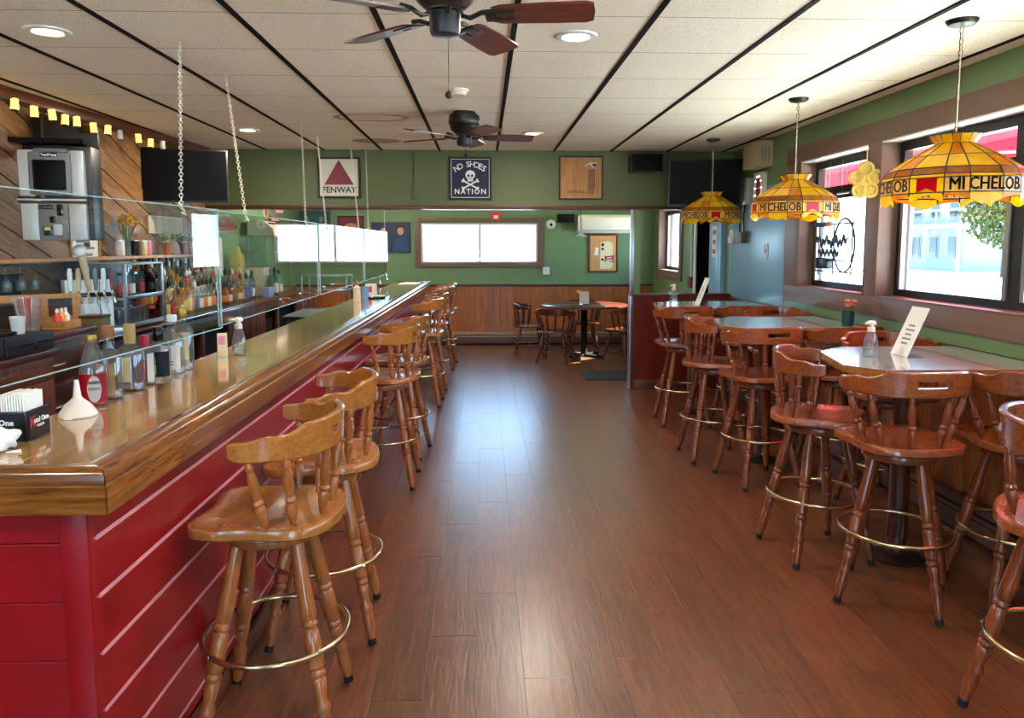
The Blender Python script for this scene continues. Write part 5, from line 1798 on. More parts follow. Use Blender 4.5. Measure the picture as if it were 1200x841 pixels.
# metal rack with glasses
t = thing('metal_rack', 'small two shelf metal rack of glasses and jars beside the tap tower', 'shelf rack', (-2.66, 5.68, .9805))
for sx in (-.13, .13):
    for sy in (-.30, .30):
        obj('post', bx(sx - .012, sx + .012, sy - .012, sy + .012, 0, .475, .003), 'steel', t)
for z_ in (.015, .215, .46):
    obj('shelf', bx(-.14, .14, -.31, .31, z_, z_ + .015, .003), 'steel', t)
    if z_ < .4:
        obj('lip', bx(.135, .142, -.31, .31, z_, z_ + .03, .002), 'steel', t)
obj('back', bx(-.142, -.138, -.30, .30, .02, .46), 'black', t)
def glass_mesh():
    bm = bmesh.new()
    lathe(bm, [(0, .0), (.026, .0), (.034, .11), (.032, .11), (.025, .008), (0, .007)], 12, cap=False)
    return mesh(bm, 'glass', True, ('clear',))
gm = glass_mesh()
gi = 0
for r_ in range(2):
    for k in range(6):
        o = put('drinking_glass', gm, None, (-2.60 - r_ * .085, 5.44 + k * .075, .9805 + .031))
        tag(o, '%s clear glass on the bottom shelf of the metal rack, %s row' % (ORD[k], ('front', 'rear')[r_]), 'glass', 'glasses on the metal rack')
jar_cols = ['lab_red', 'lab_orange', 'paper', 'lab_black', 'lab_red']
for k in range(5):
    t2 = thing('shaker_tube', '%s tall tube with %s label on the upper shelf of the metal rack' % (ORD[k], LNM[jar_cols[k]]), 'jar', (-2.60, 5.47 + k * .075, .9805 + .231), 0, 'tubes on the metal rack')
    obj('tube', lathe(bmesh.new(), [(0, 0), (.026, 0), (.028, .15), (.024, .155), (0, .156)], 12, cap=False), 'clear', t2)
    obj('wrap', lathe(bmesh.new(), [(.0275, .02), (.0287, .022), (.0292, .09), (.028, .092)], 12, cap=False), jar_cols[k], t2)
    obj('lid', lathe(bmesh.new(), [(0, .157), (.027, .157), (.027, .175), (0, .177)], 12, cap=False), 'chrome' if k % 2 else 'black', t2)
for k, (y_, m) in enumerate(((5.90, 'amber_b'), (5.93, 'dark_b'))):
    bottle(-2.68 + k * .085, y_, .9805 + .231, 'squat', m, 'lab_cream' if k == 0 else 'lab_black', 'gold_cap', '%s squat bottle at the right end of the rack upper shelf' % CNM[m], 'bottles on the metal rack', .85)
for k in range(2):
    t2 = thing('spice_jar', ('red lidded jar', 'orange lidded tub')[k] + ' at the right end of the rack bottom shelf', 'jar', (-2.60 - k * .08, 5.92, .9805 + .031))
    obj('body', lathe(bmesh.new(), [(0, 0), (.032, 0), (.034, .01), (.034, .08), (0, .081)], 14, cap=False), ('dark_b', 'orange')[k], t2)
    obj('lid', lathe(bmesh.new(), [(0, .082), (.035, .082), (.035, .105), (0, .107)], 14, cap=False), 'red_plastic', t2)

# wooden wall shelf with its things
t = thing('wall_shelf', 'long orange wooden shelf on the pine wall above the taps', 'shelf', (-3.384, 0, 0), LA)
obj('board', bx(.028, .20, 4.0, 7.85, 1.470, 1.495, .003), 'shelfwood', t)
for y_ in (4.3, 5.6, 6.9):
    obj('bracket', bx(.028, .17, y_ - .012, y_ + .012, 1.39, 1.469, .003), 'black', t)
def can(x, y, z, m, label):
    t2 = thing('drink_can', label, 'can', (x, y, z), 0, 'cans on the wall shelf')
    obj('body', lathe(bmesh.new(), [(0, 0), (.026, .0), (.033, .012), (.033, .115), (.027, .125), (0, .126)], 16, cap=False), m, t2)
    obj('rim', torus(bmesh.new(), .026, .003, .125, 16, 5), 'chrome', t2)
can(wx(6.2) + .10, 6.17, 1.4955, 'paper', 'white drink can left of the daffodils on the wall shelf')
can(wx(6.35) + .12, 6.37, 1.4955, 'lab_black', 'dark drink can just right of the daffodils on the wall shelf')
can(wx(6.5) + .11, 6.52, 1.4955, 'lab_cream', 'cream drink can right of the dark can on the wall shelf')
can(wx(6.6) + .10, 6.62, 1.4955, 'pink', 'pink and cream drink can farthest right on the wall shelf')
t = thing('daffodil_vase', 'glass vase of yellow daffodils on the wooden wall shelf', 'flowers', (wx(6.28) + .10, 6.28, 1.4955))
obj('vase', lathe(bmesh.new(), [(0, .001), (.028, .001), (.03, .01), (.026, .09), (.034, .14), (.032, .14), (.024, .09), (.027, .01), (0, .008)], 16, cap=False), 'clear', t)
rnd = random.Random(8)
for k in range(11):
    an = k * 2.4
    rr_ = .02 + .06 * rnd.random()
    p_ = Vector((rr_ * math.cos(an), rr_ * math.sin(an), .24 + .08 * rnd.random()))
    st = obj('stem', tube(bmesh.new(), [(p_.x * .1, p_.y * .1, .012), (p_.x * .4, p_.y * .4, .13), tuple(p_)], .003, 5), 'stem', t)
    bm = bmesh.new()
    for q in range(6):
        a2 = q * PI / 3
        d_ = Vector((math.cos(a2), math.sin(a2), .25)) * .046
        n_ = Vector((-math.sin(a2), math.cos(a2), 0)) * .02
        bm.faces.new([bm.verts.new(v) for v in (p_, p_ + d_ * .6 + n_, p_ + d_, p_ + d_ * .6 - n_)])
    lathe(bm, [(.006, 0), (.016, .008), (.022, .030), (.019, .030), (.010, .008)], 10, Matrix.Translation(p_) @ frame_z((.5, -.8, .3)), cap=False)
    obj('blossom', bm, 'daff', st)['kind'] = 'stuff'
for q in range(5):
    an = q * 1.3
    obj('leaf', tube(bmesh.new(), [(0, 0, .02), (.03 * math.cos(an), .03 * math.sin(an), .16), (.06 * math.cos(an), .06 * math.sin(an), .24)], .004, 4), 'stem', t)
def pot(y, label, s):
    t = thing('potted_herb', label, 'potted plant', (wx(y) + .11, y, 1.4955))
    obj('pot', lathe(bmesh.new(), [(0, 0), (.035, 0), (.048, .09), (.053, .09), (.053, .11), (.046, .11), (.044, .09), (0, .085)], 18, cap=False), 'terracotta', t)
    r2 = random.Random(s)
    bm = bmesh.new()
    for k in range(70):
        u = Vector((r2.gauss(0, 1), r2.gauss(0, 1), abs(r2.gauss(0, 1)) - .2)).normalized() * (.03 + .06 * r2.random())
        c = Vector((u.x, u.y * 1.3, .13 + u.z * .8))
        E3 = Euler((r2.random() * 6, r2.random() * 6, 0)).to_matrix()
        bm.faces.new([bm.verts.new(c + E3 @ Vector(v)) for v in ((-.018, 0, 0), (0, -.008, .003), (.018, 0, 0), (0, .008, .003))])
    obj('foliage', bm, 'leaf', t, smooth=False)['kind'] = 'stuff'
pot(6.95, 'terracotta pot of trailing herbs nearer on the wall shelf', 3)
pot(7.3, 'terracotta pot of bushy herbs farther along the wall shelf', 5)
t = thing('pale_wall_board', 'pale blank rectangular board on the pine wall above the herb pots', 'sign', (wx(7.15), 7.15, 1.76), LA)
obj('board', bx(.001, .02, -.33, .33, -.075, .085, .003), 'sign_pale', t)  # pale blank board, white strip along its top
obj('edge_strip', bx(.0205, .024, -.33, .33, .075, .085, .001), 'white', t)
t = thing('framed_notice', 'paper notice in a thin wooden frame on the pine wall beside the daffodils', 'notice', (wx(5.86), 5.86, 1.60), LA)
obj('sheet', bx(.001, .006, -.17, .17, -.16, .16), 'paper', t)
fb = bmesh.new()
for a in ((-.19, -.17, -.18, .18), (.17, .19, -.18, .18), (-.17, .17, -.18, -.16), (-.17, .17, .16, .18)):
    bx(.001, .016, a[0], a[1], a[2], a[3], .002, bm=fb)
obj('frame', fb, 'shelfwood', t)
for k in range(5):
    obj('print', bx(.0062, .0072, -.12 + (k % 2) * .03, .12 - (k % 3) * .03, .10 - k * .05, .12 - k * .05), 'ink_grey', t, smooth=False)
obj('emblem', bx(.0062, .0073, -.02, .06, -.03, .0), 'ink', t, smooth=False)

# jukebox, televisions, light string, beside the bar
t = thing('jukebox', 'grey and white wall jukebox with a dark screen on the pine wall', 'jukebox', (-2.735, 4.95, 1.615), math.radians(10))
obj('back_case', bx(-.20, .25, .0, .20, .0, .60, .01), 'black', t)
obj('upper_body', bx(-.11, .11, -.06, -.001, .275, .575, .012), 'grey', t)
obj('side_panel', bx(-.215, -.112, -.05, -.001, .275, .565, .012), 'silver', t)
obj('side_panel', bx(.112, .215, -.05, -.001, .275, .565, .012), 'silver', t)
obj('screen_bezel', bx(-.135, .135, -.075, -.061, .285, .55, .015), 'grey', t)
obj('screen', bx(-.105, .105, -.0775, -.0755, .315, .50, .01), 'screen', t)
t.scale = (.88, 1, 1)
p_ = obj('name_plate', bx(-.055, .055, -.078, -.0755, .520, .545, .003), 'gloss_black', t)
letters('TouchTunes', .020, 'ink_white', p_, (0, -.0788, .532), bold=.0006)
obj('belt', bx(-.22, .225, -.07, -.0, .236, .272, .005), 'black', t)
obj('belt_strip', bx(-.222, .227, -.0725, -.0705, .248, .259, .001), 'silver', t)
obj('side_panel', bx(-.21, -.10, -.05, -.001, .0, .234, .008), 'silver', t)
obj('side_panel', bx(.10, .215, -.05, -.001, .0, .234, .008), 'silver', t)
obj('lower_body', bx(-.099, .099, -.055, -.001, .0, .234, .006), 'grey', t)
p_ = obj('name_plate', bx(-.09, .0, -.0575, -.0555, .195, .222, .002), 'gloss_black', t)
letters('TouchTunes', .015, 'ink_grey', p_, (-.045, -.0585, .208))
obj('coin_slot', bx(.025, .065, -.058, -.0555, .155, .225, .003), 'gloss_black', t)
obj('card_slot', bx(-.025, .01, -.058, -.0555, .110, .150, .003), 'gloss_black', t)
obj('bill_slot', bx(-.07, -.01, -.058, -.0555, .03, .085, .003), 'gloss_black', t)
obj('lit_label', bx(-.062, -.022, -.0592, -.0582, .062, .082), 'lab_yellow', t)
obj('lower_pod', bx(.0, .06, -.075, -.056, .03, .10, .012), 'silver', t)
t = thing('television', 'small dark television on the black shelf above the jukebox', 'television', (-2.93, 5.52, 2.262), math.radians(77))
obj('case', bx(-.27, .27, -.02, .05, .01, .20, .008), 'black', t)
obj('screen', bx(-.25, .25, -.0215, -.0205, .03, .185), 'screen', t)
obj('stand', bx(-.12, .12, -.05, .06, .0, .009), 'gloss_black', t)
t = thing('television_shelf', 'black wall shelf over the jukebox', 'shelf', (-2.76, 5.0, 2.225), math.radians(12))
obj('board', prism(bmesh.new(), [(-.22, -.10), (.20, -.10), (.17, .40), (-.15, .40)], .0, .030), 'matt_black', t, smooth=False)
obj('bracket', bx(-.02, .02, .0, .15, -.0095, -.0005), 'black', t)
t = thing('television', 'large black television on an arm at the far end of the pine wall', 'television', (-2.67, 6.9, 2.2), math.radians(17))
obj('case', bx(-.365, .365, -.02, .025, -.235, .235, .006), 'black', t)
obj('screen', bx(-.35, .35, -.0215, -.0205, -.22, .22), 'screen', t)
obj('edge_trim', bx(-.367, -.3655, -.019, .02, -.23, .23), 'silver', t)
obj('mount_arm', bx(-.15, -.05, .026, .30, -.05, .05, .004), 'matt_black', t)
t = thing('wall_plaque', 'small dark plaque at the left edge of the pine wall', 'plaque', (wx(4.62), 4.62, 2.22), LA)
obj('plate', bx(.001, .02, -.12, .10, -.045, .045, .003), 'charcoal', t)
obj('inset', bx(.0205, .0215, -.10, .08, -.03, .03), 'grey', t)
t = thing('string_lights', 'string of small glowing beer mug lights under the dark beam', 'string lights', (-3.384, 0, 0), LA)
ys_ = [4.50, 4.66, 4.86, 5.04, 5.22, 5.37, 5.5, 5.70, 5.9, 6.06, 6.34, 6.55, 6.75]
pts = []
for i, y_ in enumerate(ys_):
    pts.append((.235, y_, 2.485 - .012 * (i % 2)))
    if i < len(ys_) - 1:
        pts.append((.235, (y_ + ys_[i + 1]) / 2, 2.468))
obj('cord', tube(bmesh.new(), pts, .0035, 5), 'black', t)
mg = bmesh.new()
lathe(mg, [(0, -.075), (.021, -.075), (.023, -.07), (.021, -.02), (.024, -.012), (.020, -.004), (0, -.002)], 14, cap=False)
tube(mg, [(.0, .021, -.06), (.0, .038, -.055), (0, .038, -.03), (0, .021, -.025)], .004, 5)
mgm = mesh(mg, 'mug_light', True, ('mug_glow',))
bsm = mesh(lathe(bmesh.new(), [(0, -.077), (.022, -.077), (.022, -.062), (0, -.062)], 12, cap=False), 'dark_base', True, ('black',))
for i, y_ in enumerate(ys_):
    o = put('mug_light', mgm, t, (.237, y_, 2.485 - .012 * (i % 2)), rot=(0.15 * math.sin(i * 2.1), 0, 0), mat='mug_off' if i in (0, 9, 12) else 'mug_glow')
    put('dark_base', bsm, o, (0, 0, 0))
    
# till counter, drawer cabinet
t = thing('till_counter', 'red-brown wooden till counter with a dark knee hole at the left edge', 'counter', (0, 0, 0))
obj('worktop', bx(-2.95, -2.20, 2.5, 3.92, 1.02, 1.055, .004), 'darkwood', t)
obj('apron', bx(-2.24, -2.215, 2.5, 3.90, .90, 1.019, .002), 'redwood', t)
obj('end_panel', bx(-2.92, -2.215, 3.60, 3.90, .0, .899, .003), 'redwood', t)
obj('back_recess', bx(-2.92, -2.85, 2.5, 3.60, 0, 1.019), 'matt_black', t)
obj('inner_shelf', bx(-2.85, -2.5, 2.5, 3.598, .35, .37), 'darkwood', t)
obj('end_panel', bx(-2.92, -2.215, 2.5, 2.56, .0, .899, .003), 'redwood', t)
t = thing('drawer_cabinet', 'dark wooden drawer cabinet with silver pulls beside the till counter', 'cabinet', (0, 0, 0))
obj('worktop', bx(-2.95, XC + .02, 3.94, 4.78, 1.05, 1.082, .004), 'darkwood', t)
obj('carcass', bx(-2.94, -2.475, 3.95, 4.77, .0, 1.049, .003), 'redwood', t)
for a, b_ in ((.80, 1.02), (.56, .78), (.30, .54)):
    d_ = obj('drawer', bx(-2.474, -2.452, 3.98, 4.62, a, b_, .006), 'darkwood', t)
    bm = bmesh.new()
    zc = (a + b_) / 2
    tube(bm, [(-2.452, 4.24, zc), (-2.425, 4.26, zc), (-2.422, 4.32, zc), (-2.425, 4.38, zc), (-2.452, 4.40, zc)], .008, 6)
    obj('pull', bm, 'chrome', d_)
# on the till counter
t = thing('cash_box', 'black metal cash box on the till counter', 'till', (-2.41, 3.715, 1.0555))
obj('case', bx(-.20, .19, -.20, .20, 0, .10, .006), 'black', t)
obj('drawer_front', bx(.191, .20, -.19, .19, .01, .092, .003), 'charcoal', t)
obj('slot', bx(.2005, .2015, -.15, .02, .045, .05), 'gloss_black', t)
obj('slot', bx(.2005, .2015, .05, .15, .05, .055), 'gloss_black', t)
obj('lock', cyl(bmesh.new(), (.2, .02, .03), (.206, .02, .03), .012, 12), 'chrome', t)
t = thing('till_screen', 'tilted point of sale screen at the far left on the till counter', 'till', (-2.42, 3.27, 1.0555), math.radians(15))
obj('base', bx(-.09, .09, -.10, .10, 0, .02, .006), 'black', t)
obj('neck', bx(-.06, -.03, -.03, .03, .02, .14, .004), 'black', t)
bm = bmesh.new()
box(bm, (.0, 0, .19), (.02, .34, .24), 0, .005)
obj('housing', bm, 'black', t, rot=(0, -.2, 0))
obj('display', bx(.0105, .0115, -.155, .155, .085, .295), 'pos_screen', t, rot=(0, -.2, 0))
t = thing('payment_tray', 'black tray with a white dish on the cash box', 'tray', (-2.38, 3.62, 1.156))
obj('tray_body', bx(-.12, .13, -.11, .08, 0, .018, .006), 'gloss_black', t)
obj('dish', lathe(bmesh.new(), [(0, .019), (.04, .019), (.05, .035), (.045, .035), (.035, .025), (0, .024)], 18, cap=False), 'offwhite', t)
def cup(x, y, z, label, r=.035, h=.09, m='white', straws=None):
    t = thing('cup', label, 'cup', (x, y, z))
    obj('body', lathe(bmesh.new(), [(0, .001), (r * .78, .001), (r, h), (r - .003, h), (r * .74, .006), (0, .005)], 18, cap=False), m, t)
    if straws:
        r2 = random.Random(3)
        for k in range(straws[0]):
            an, q = r2.random() * 6.28, r2.random() * r * .5
            t_ = r2.random() * .02
            obj('straw', cyl(bmesh.new(), (q * math.cos(an), q * math.sin(an), .008), (q * math.cos(an) * 2.2, q * math.sin(an) * 2.2, h + straws[1] * (.7 + .4 * r2.random())), .0035, 6), straws[2] if k % 4 else 'white', t)
    return t
cup(-2.26, 3.70, 1.1562, 'white paper cup on the cash box', .035, .085)
cup(-2.295, 3.845, 1.1562, 'tall clear tumbler full of red straws on the cash box', .062, .165, 'straw_gl', (22, .0, 'red_plastic'))
t = thing('condiment_tray', 'small orange wooden tray of bottles on the drawer cabinet', 'tray', (-2.56, 4.62, 1.0825))
obj('tray', bx(-.07, .07, -.085, .085, 0, .012, .002), 'shelfwood', t)
for a in ((-.07, -.06, -.085, .085), (.06, .07, -.085, .085), (-.06, .06, -.085, -.075), (-.06, .06, .075, .085)):
    obj('rail', bx(a[0], a[1], a[2], a[3], .012, .05, .002), 'shelfwood', t)
for k, m in enumerate(('red_plastic', 'orange', 'paper')):
    o = thing('sauce_bottle', ('red', 'orange', 'white')[k] + ' little sauce bottle in the orange wooden tray', 'bottle', (-2.56, 4.575 + k * .045, 1.095))
    obj('body', lathe(bmesh.new(), [(0, 0), (.022, 0), (.024, .06), (.010, .085), (0, .086)], 12, cap=False), m, o)
    obj('cap', lathe(bmesh.new(), [(0, .087), (.011, .087), (.008, .11), (0, .111)], 10, cap=False), 'ink_white', o)
t = thing('cork_display', 'tan cork display board with a dark picture standing on the drawer cabinet', 'board', (-2.74, 4.72, 1.0825), math.radians(-50))
obj('board', bx(-.01, .01, -.22, .22, 0, .20, .003), 'tan', t)
obj('dark_picture', bx(.0105, .013, .04, .17, .06, .17), 'ink', t)
obj('print', bx(.0105, .013, -.12, -.02, .12, .15), 'ink_red', t)
t = thing('brown_box', 'small brown wooden box at the end of the drawer cabinet', 'box', (-2.52, 4.90, .9805))
obj('box_body', bx(-.07, .07, -.055, .09, 0, .14, .004), 'olive_box', t)
obj('lid', bx(-.073, .073, -.058, .093, .1405, .155, .003), 'darkwood', t)
t = thing('cash_register', 'old black register under the wall shelf', 'till', (-2.78, 4.18, 1.0825))
obj('body', bx(-.14, .14, -.16, .18, 0, .16, .012), 'matt_black', t)
obj('keys', bx(.05, .135, -.12, .14, .161, .175, .004), 'charcoal', t)
# wine glasses hung under the shelf
t = thing('stemware_rail', 'black rail of hanging stem glasses under the wooden wall shelf', 'glass rack', (-3.384, 0, 0), LA)
obj('rail', bx(.06, .18, 4.05, 5.2, 1.455, 1.4695, .002), 'black', t)
wm = mesh(lathe(bmesh.new(), [(0, 0), (.032, -.002), (.005, -.008), (.0035, -.07), (.012, -.085), (.030, -.11), (.032, -.14), (.027, -.165), (.025, -.165), (.029, -.14), (.026, -.11), (0, -.085)], 14, cap=False), 'stem_glass', True, ('clear',))
for k in range(8):
    o = put('stem_glass', wm, None, tuple(Matrix.Rotation(LA, 3, 'Z') @ Vector((.12, 4.14 + k * .14, 1.4545)) + Vector((-3.384, 0, 0))))
    tag(o, '%s stem glass from the left hanging under the wall shelf' % ORD[k], 'glass', 'hanging stem glasses')
t = thing('back_bar_mirror', 'dark glass mirror panel on the wall under the wooden shelf', 'mirror', (wx(4.6), 4.6, 1.28), LA)
obj('glass', bx(.001, .008, -.55, .5, -.17, .10), 'dark_mirror', t)
obj('frame', bx(.001, .012, -.57, .52, .10, .115, .002), 'matt_black', t)

# far left under the soffit: rack, old register, boards, little signs
t = thing('wire_rack', 'tall grey metal rack against the green wall past the bottles', 'shelf rack', (-2.74, 9.75, .9805))
for sx in (-.16, .16):
    for sy in (-.38, .38):
        obj('post', bx(sx - .010, sx + .010, sy - .010, sy + .010, 0, .72, .002), 'steel', t)
for z_ in (.02, .50, .70):
    obj('shelf', bx(-.17, .17, -.39, .39, z_, z_ + .018, .003), 'steel', t)
t = thing('antique_register', 'old beige cash register on top of the metal rack', 'cash register', (-2.72, 9.55, .9805 + .7205))
bm = bmesh.new()
prism(bm, [(-.16, 0), (.16, 0), (.15, .08), (.04, .17), (-.16, .19)], -.24, .24, mat=Matrix(((1, 0, 0, 0), (0, 0, 1, 0), (0, 1, 0, 0), (0, 0, 0, 1))))
obj('body', bm, 'beige_metal', t, smooth=False)
for k in range(5):
    obj('key_row', box(bmesh.new(), (.085, -.15 + k * .075, .145), (.02, .03, .02), 0, .003), 'ink', t)
def leaning(y, m, label, h=.36):
    t = thing('leaning_board', label, 'board', (-2.72, y, .9805))
    obj('board', bx(-.14, .14, -.012, .012, .003, h, .004), m, t, rot=(math.radians(-9), 0, 0))
    obj('rim', bx(-.145, .145, -.0125, -.0121, h - .02, h), 'grey', t, rot=(math.radians(-9), 0, 0))
leaning(8.90, 'sign_pale', 'pale board leaning behind the bottles, nearest of two')
leaning(9.05, 'silver', 'grey board leaning behind the bottles, farther of two')
t = thing('yellow_decoration', 'tall yellow corn shaped decoration behind the bottles', 'ornament', (-2.84, 8.80, .9805))
obj('cob', lathe(bmesh.new(), [(0, .0), (.03, .02), (.045, .10), (.05, .3), (.045, .45), (.025, .56), (0, .6)], 12, cap=False), 'yellow_plastic', t)
bm = bmesh.new()
for k in range(6):
    an = k * PI / 3
    tube(bm, [(.04 * math.cos(an), .04 * math.sin(an), .05), (.075 * math.cos(an), .075 * math.sin(an), .3), (.06 * math.cos(an), .06 * math.sin(an), .5)], .010, 5)
obj('husks', bm, 'yellow_plastic', t)['kind'] = 'stuff'
M['cap_red'] = plain('red_cap_cloth', '#b01428', .7)
t = thing('red_cap', 'dark red baseball cap hanging on the green wall', 'cap', (-2.949, 8.55, 1.80))
obj('crown', sphere(bmesh.new(), (.07, 0, .02), .085, 16, 10, .9), 'cap_red', t)
obj('brim', lathe(bmesh.new(), [(0, 0), (.085, -.002), (.10, -.012), (.10, -.008), (0, .006)], 20, Matrix.Translation((.10, -.05, -.02)) @ Matrix.Rotation(.3, 4, 'X'), cap=False), 'cap_red', t)
def wall_disc(y, z, r, m1, m2, label):
    t = thing('round_sign', label, 'sign', (-2.949, y, z), 0, None)
    R = frame_z((1, 0, 0))
    obj('rim', lathe(bmesh.new(), [(0, 0), (r, 0), (r, .02), (r * .86, .024), (r * .84, .018), (0, .018)], 24, R, cap=False), m1, t)
    obj('face', lathe(bmesh.new(), [(0, .0185), (r * .8, .0185), (r * .8, .021), (0, .021)], 24, R, cap=False), m2, t)
wall_disc(8.28, 1.78, .075, 'white', 'ink', 'small round white and black sign at the start of the green wall')
wall_disc(10.3, 2.02, .09, 'white', 'ink_red', 'small round sign high over the old cash register')
wall_disc(11.3, 1.73, .10, 'white', 'charcoal', 'round white clock farther along the green wall')
def wall_rect(name, y, z, w, h, m, label, cat='sign'):
    t = thing(name, label, cat, (-2.949, y, z))
    obj('plate', bx(.001, .018, -w / 2, w / 2, -h / 2, h / 2, .003), m, t)
    obj('stripe', bx(.0182, .0195, -w * .35, w * .35, -h * .12, h * .12), 'ink_white', t, smooth=False)
wall_rect('wall_plate', 10.75, 1.93, .50, .10, 'ink_red', 'red plate sign over the old cash register')
wall_rect('wall_plate', 11.0, 2.06, .40, .06, 'pink', 'narrow pink sign just under the soffit line')
wall_rect('wall_plate', 10.35, 1.84, .34, .12, 'silver', 'silver plate sign beside the old cash register')
wall_rect('wall_plate', 11.0, 1.72, .36, .13, 'maroon', 'dark red oval plate beside the round clock')
wall_rect('hanging_notice', 8.45, 1.45, .22, .42, 'paper', 'white hanging notice on the green wall behind the bottles', 'notice')

# ------------------------------------------------------------------ things on the bar top
ZB = 1.0582
def bar_thing(name, label, cat, x, y, rz=0.0, group=None):
    return thing(name, label, cat, B(x, y, ZB), BA + rz, group)
def label_patch(par, r, z0, z1, a0, a1, m, name='paper_label', off=.0008, sy=1.0, oval=False):
    bm = bmesh.new()
    n_ = 8
    vs0 = []
    for i in range(n_ + 1):
        a = a0 + (a1 - a0) * i / n_
        k_ = math.sqrt(max(.02, 1 - (2 * i / n_ - 1) ** 2)) if oval else 1.0
        zc_, zh_ = (z0 + z1) / 2, (z1 - z0) / 2 * k_
        vs0.append((bm.verts.new(((r + off) * math.cos(a), (r + off) * math.sin(a) * sy, zc_ - zh_)), bm.verts.new(((r + off) * math.cos(a), (r + off) * math.sin(a) * sy, zc_ + zh_))))
    for p, q in zip(vs0, vs0[1:]):
        bm.faces.new((p[0], q[0], q[1], p[1]))
    r_ = bmesh.ops.solidify(bm, geom=bm.faces[:], thickness=-.0006)
    return obj(name, bm, m, par)
def bar_bottle(px, Y, prof_, label, liquid, cap_m, caph, square=1.0):
    x = -1.31 + .0135 * (Y - 1.72)
    t = thing('spirit_bottle', label, 'bottle', (x, Y, ZB), 0, 'bottles standing along the bar')
    obj('glass', lathe(bmesh.new(), prof_, 24, cap=False, sy=square), 'clear', t)
    top = prof_[-1][1]
    rn = prof_[-1][0]
    obj('cap', lathe(bmesh.new(), [(rn + .002, top - caph), (rn + .003, top - caph + .002), (rn + .003, top + .004), (rn + .001, top + .007), (0, top + .007)], 16, cap=False), cap_m, t)
    if liquid:
        m, frac = liquid
        lp = [(max(0, r - .003), z + .004) for r, z in prof_ if z < frac * top]
        lp = [(0, lp[0][1])] + lp + [(0, lp[-1][1] + .001)]
        obj('liquid', lathe(bmesh.new(), lp, 20, cap=False, sy=square), m, t)
    return t
A0 = -PI / 2
p1 = [(0, .001), (.036, .001), (.041, .006), (.042, .10), (.041, .118), (.036, .14), (.024, .18), (.0155, .205), (.0145, .225)]
t = bar_bottle(112, 2.51, p1, 'clear bottle with a big red label and tan cap, first in the bar row', ('lab_red', .40), 'gold_cap', .014)
label_patch(t, .0421, .012, .108, A0 - 1.4, A0 + 1.5, 'grenadine_red')
lp = label_patch(t, .0428, .014, .102, A0 + .0, A0 + 1.0, 'paper', oval=True)
letters("ROSE'S", .014, 'ink', lp, (.0428 * math.cos(A0 + .5) * 1.05, .0428 * math.sin(A0 + .5) * 1.05, .080), rot=(PI / 2, 0, .5), bold=.0003, sx=.8)
letters('GRENADINE', .010, 'ink', lp, (.0428 * math.cos(A0 + .5) * 1.05, .0428 * math.sin(A0 + .5) * 1.05, .060), rot=(PI / 2, 0, .42), sx=.65)
label_patch(t, .0428, .030, .062, A0 - 1.05, A0 - .62, 'lab_cream')
p2 = [(0, .001), (.036, .001), (.040, .006), (.040, .145), (.034, .16), (.018, .172), (.0165, .18), (.0165, .245)]
t = bar_bottle(132, 2.62, p2, 'squarish clear bottle with a tall tan label and copper cap, second in the bar row', ('amber_b', .5), 'terracotta', .035)
label_patch(t, .0405, .014, .125, A0 - .9, A0 + .8, 'tan_label')
p3 = [(0, .001), (.042, .001), (.046, .006), (.046, .13), (.040, .152), (.024, .165), (.018, .175), (.0175, .235)]
t = bar_bottle(156, 2.77, p3, 'wide clear bottle with blank cream label and tan wrapped neck, third in bar row', ('amber_b', .22), 'tan_label', .065)
label_patch(t, .0465, .035, .125, A0 - .95, A0 + .35, 'lab_cream')
p4_ = [(0, .001), (.030, .001), (.034, .005), (.034, .10), (.027, .125), (.0145, .15), (.0135, .18)]
t = bar_bottle(175, 2.885, p4_, 'small bottle with a red label and red shouldered neck, fourth in the bar row', ('gold_b', .55), 'lab_red', .045)
label_patch(t, .0345, .012, .10, A0 - 1.3, A0 + .5, 'grenadine_red')
label_patch(t, .0350, .012, .12, A0 + .55, A0 + 1.3, 'paper')
p5_ = [(0, .001), (.042, .001), (.045, .006), (.045, .115), (.038, .138), (.02, .15), (.0165, .158), (.0165, .20)]
t = bar_bottle(190, 3.0, p5_, 'round shouldered bottle with a black patterned label and black neck, fifth in the bar row', None, 'gloss_black', .05)
label_patch(t, .0455, .012, .112, A0 - 1.5, A0 + 1.3, 'lab_black')
lq = label_patch(t, .0460, .02, .06, A0 - .25, A0 + .15, 'lab_cream')
t = bar_bottle(205, 3.13, p3, 'clear bottle with a white label and red dot, sixth in the bar row', None, 'paper', .02)
label_patch(t, .0465, .02, .12, A0 - 1.0, A0 + 1.0, 'paper')
obj('red_dot', lathe(bmesh.new(), [(0, 0), (.010, 0), (.010, .001), (0, .001)], 14, Matrix.Translation((.0, -.0478, .102)) @ frame_z((0, -1, 0)), cap=False), 'ink_red', t)
for k in range(2):
    obj('print', bx(-.02, .02, -.0486, -.0478, .05 - k * .012, .056 - k * .012), 'ink_grey', t, smooth=False)
p7 = [(0, .001), (.038, .001), (.042, .006), (.042, .16), (.036, .18), (.020, .195), (.017, .205), (.017, .255)]
t = bar_bottle(217, 3.235, p7, 'tall clear bottle with a pale gold label, seventh and last in the bar row', None, 'gold_cap', .035)
label_patch(t, .0425, .012, .16, A0 - .9, A0 + .9, 'lab_cream')
label_patch(t, .0430, .020, .045, A0 - .8, A0 + .8, 'silver')

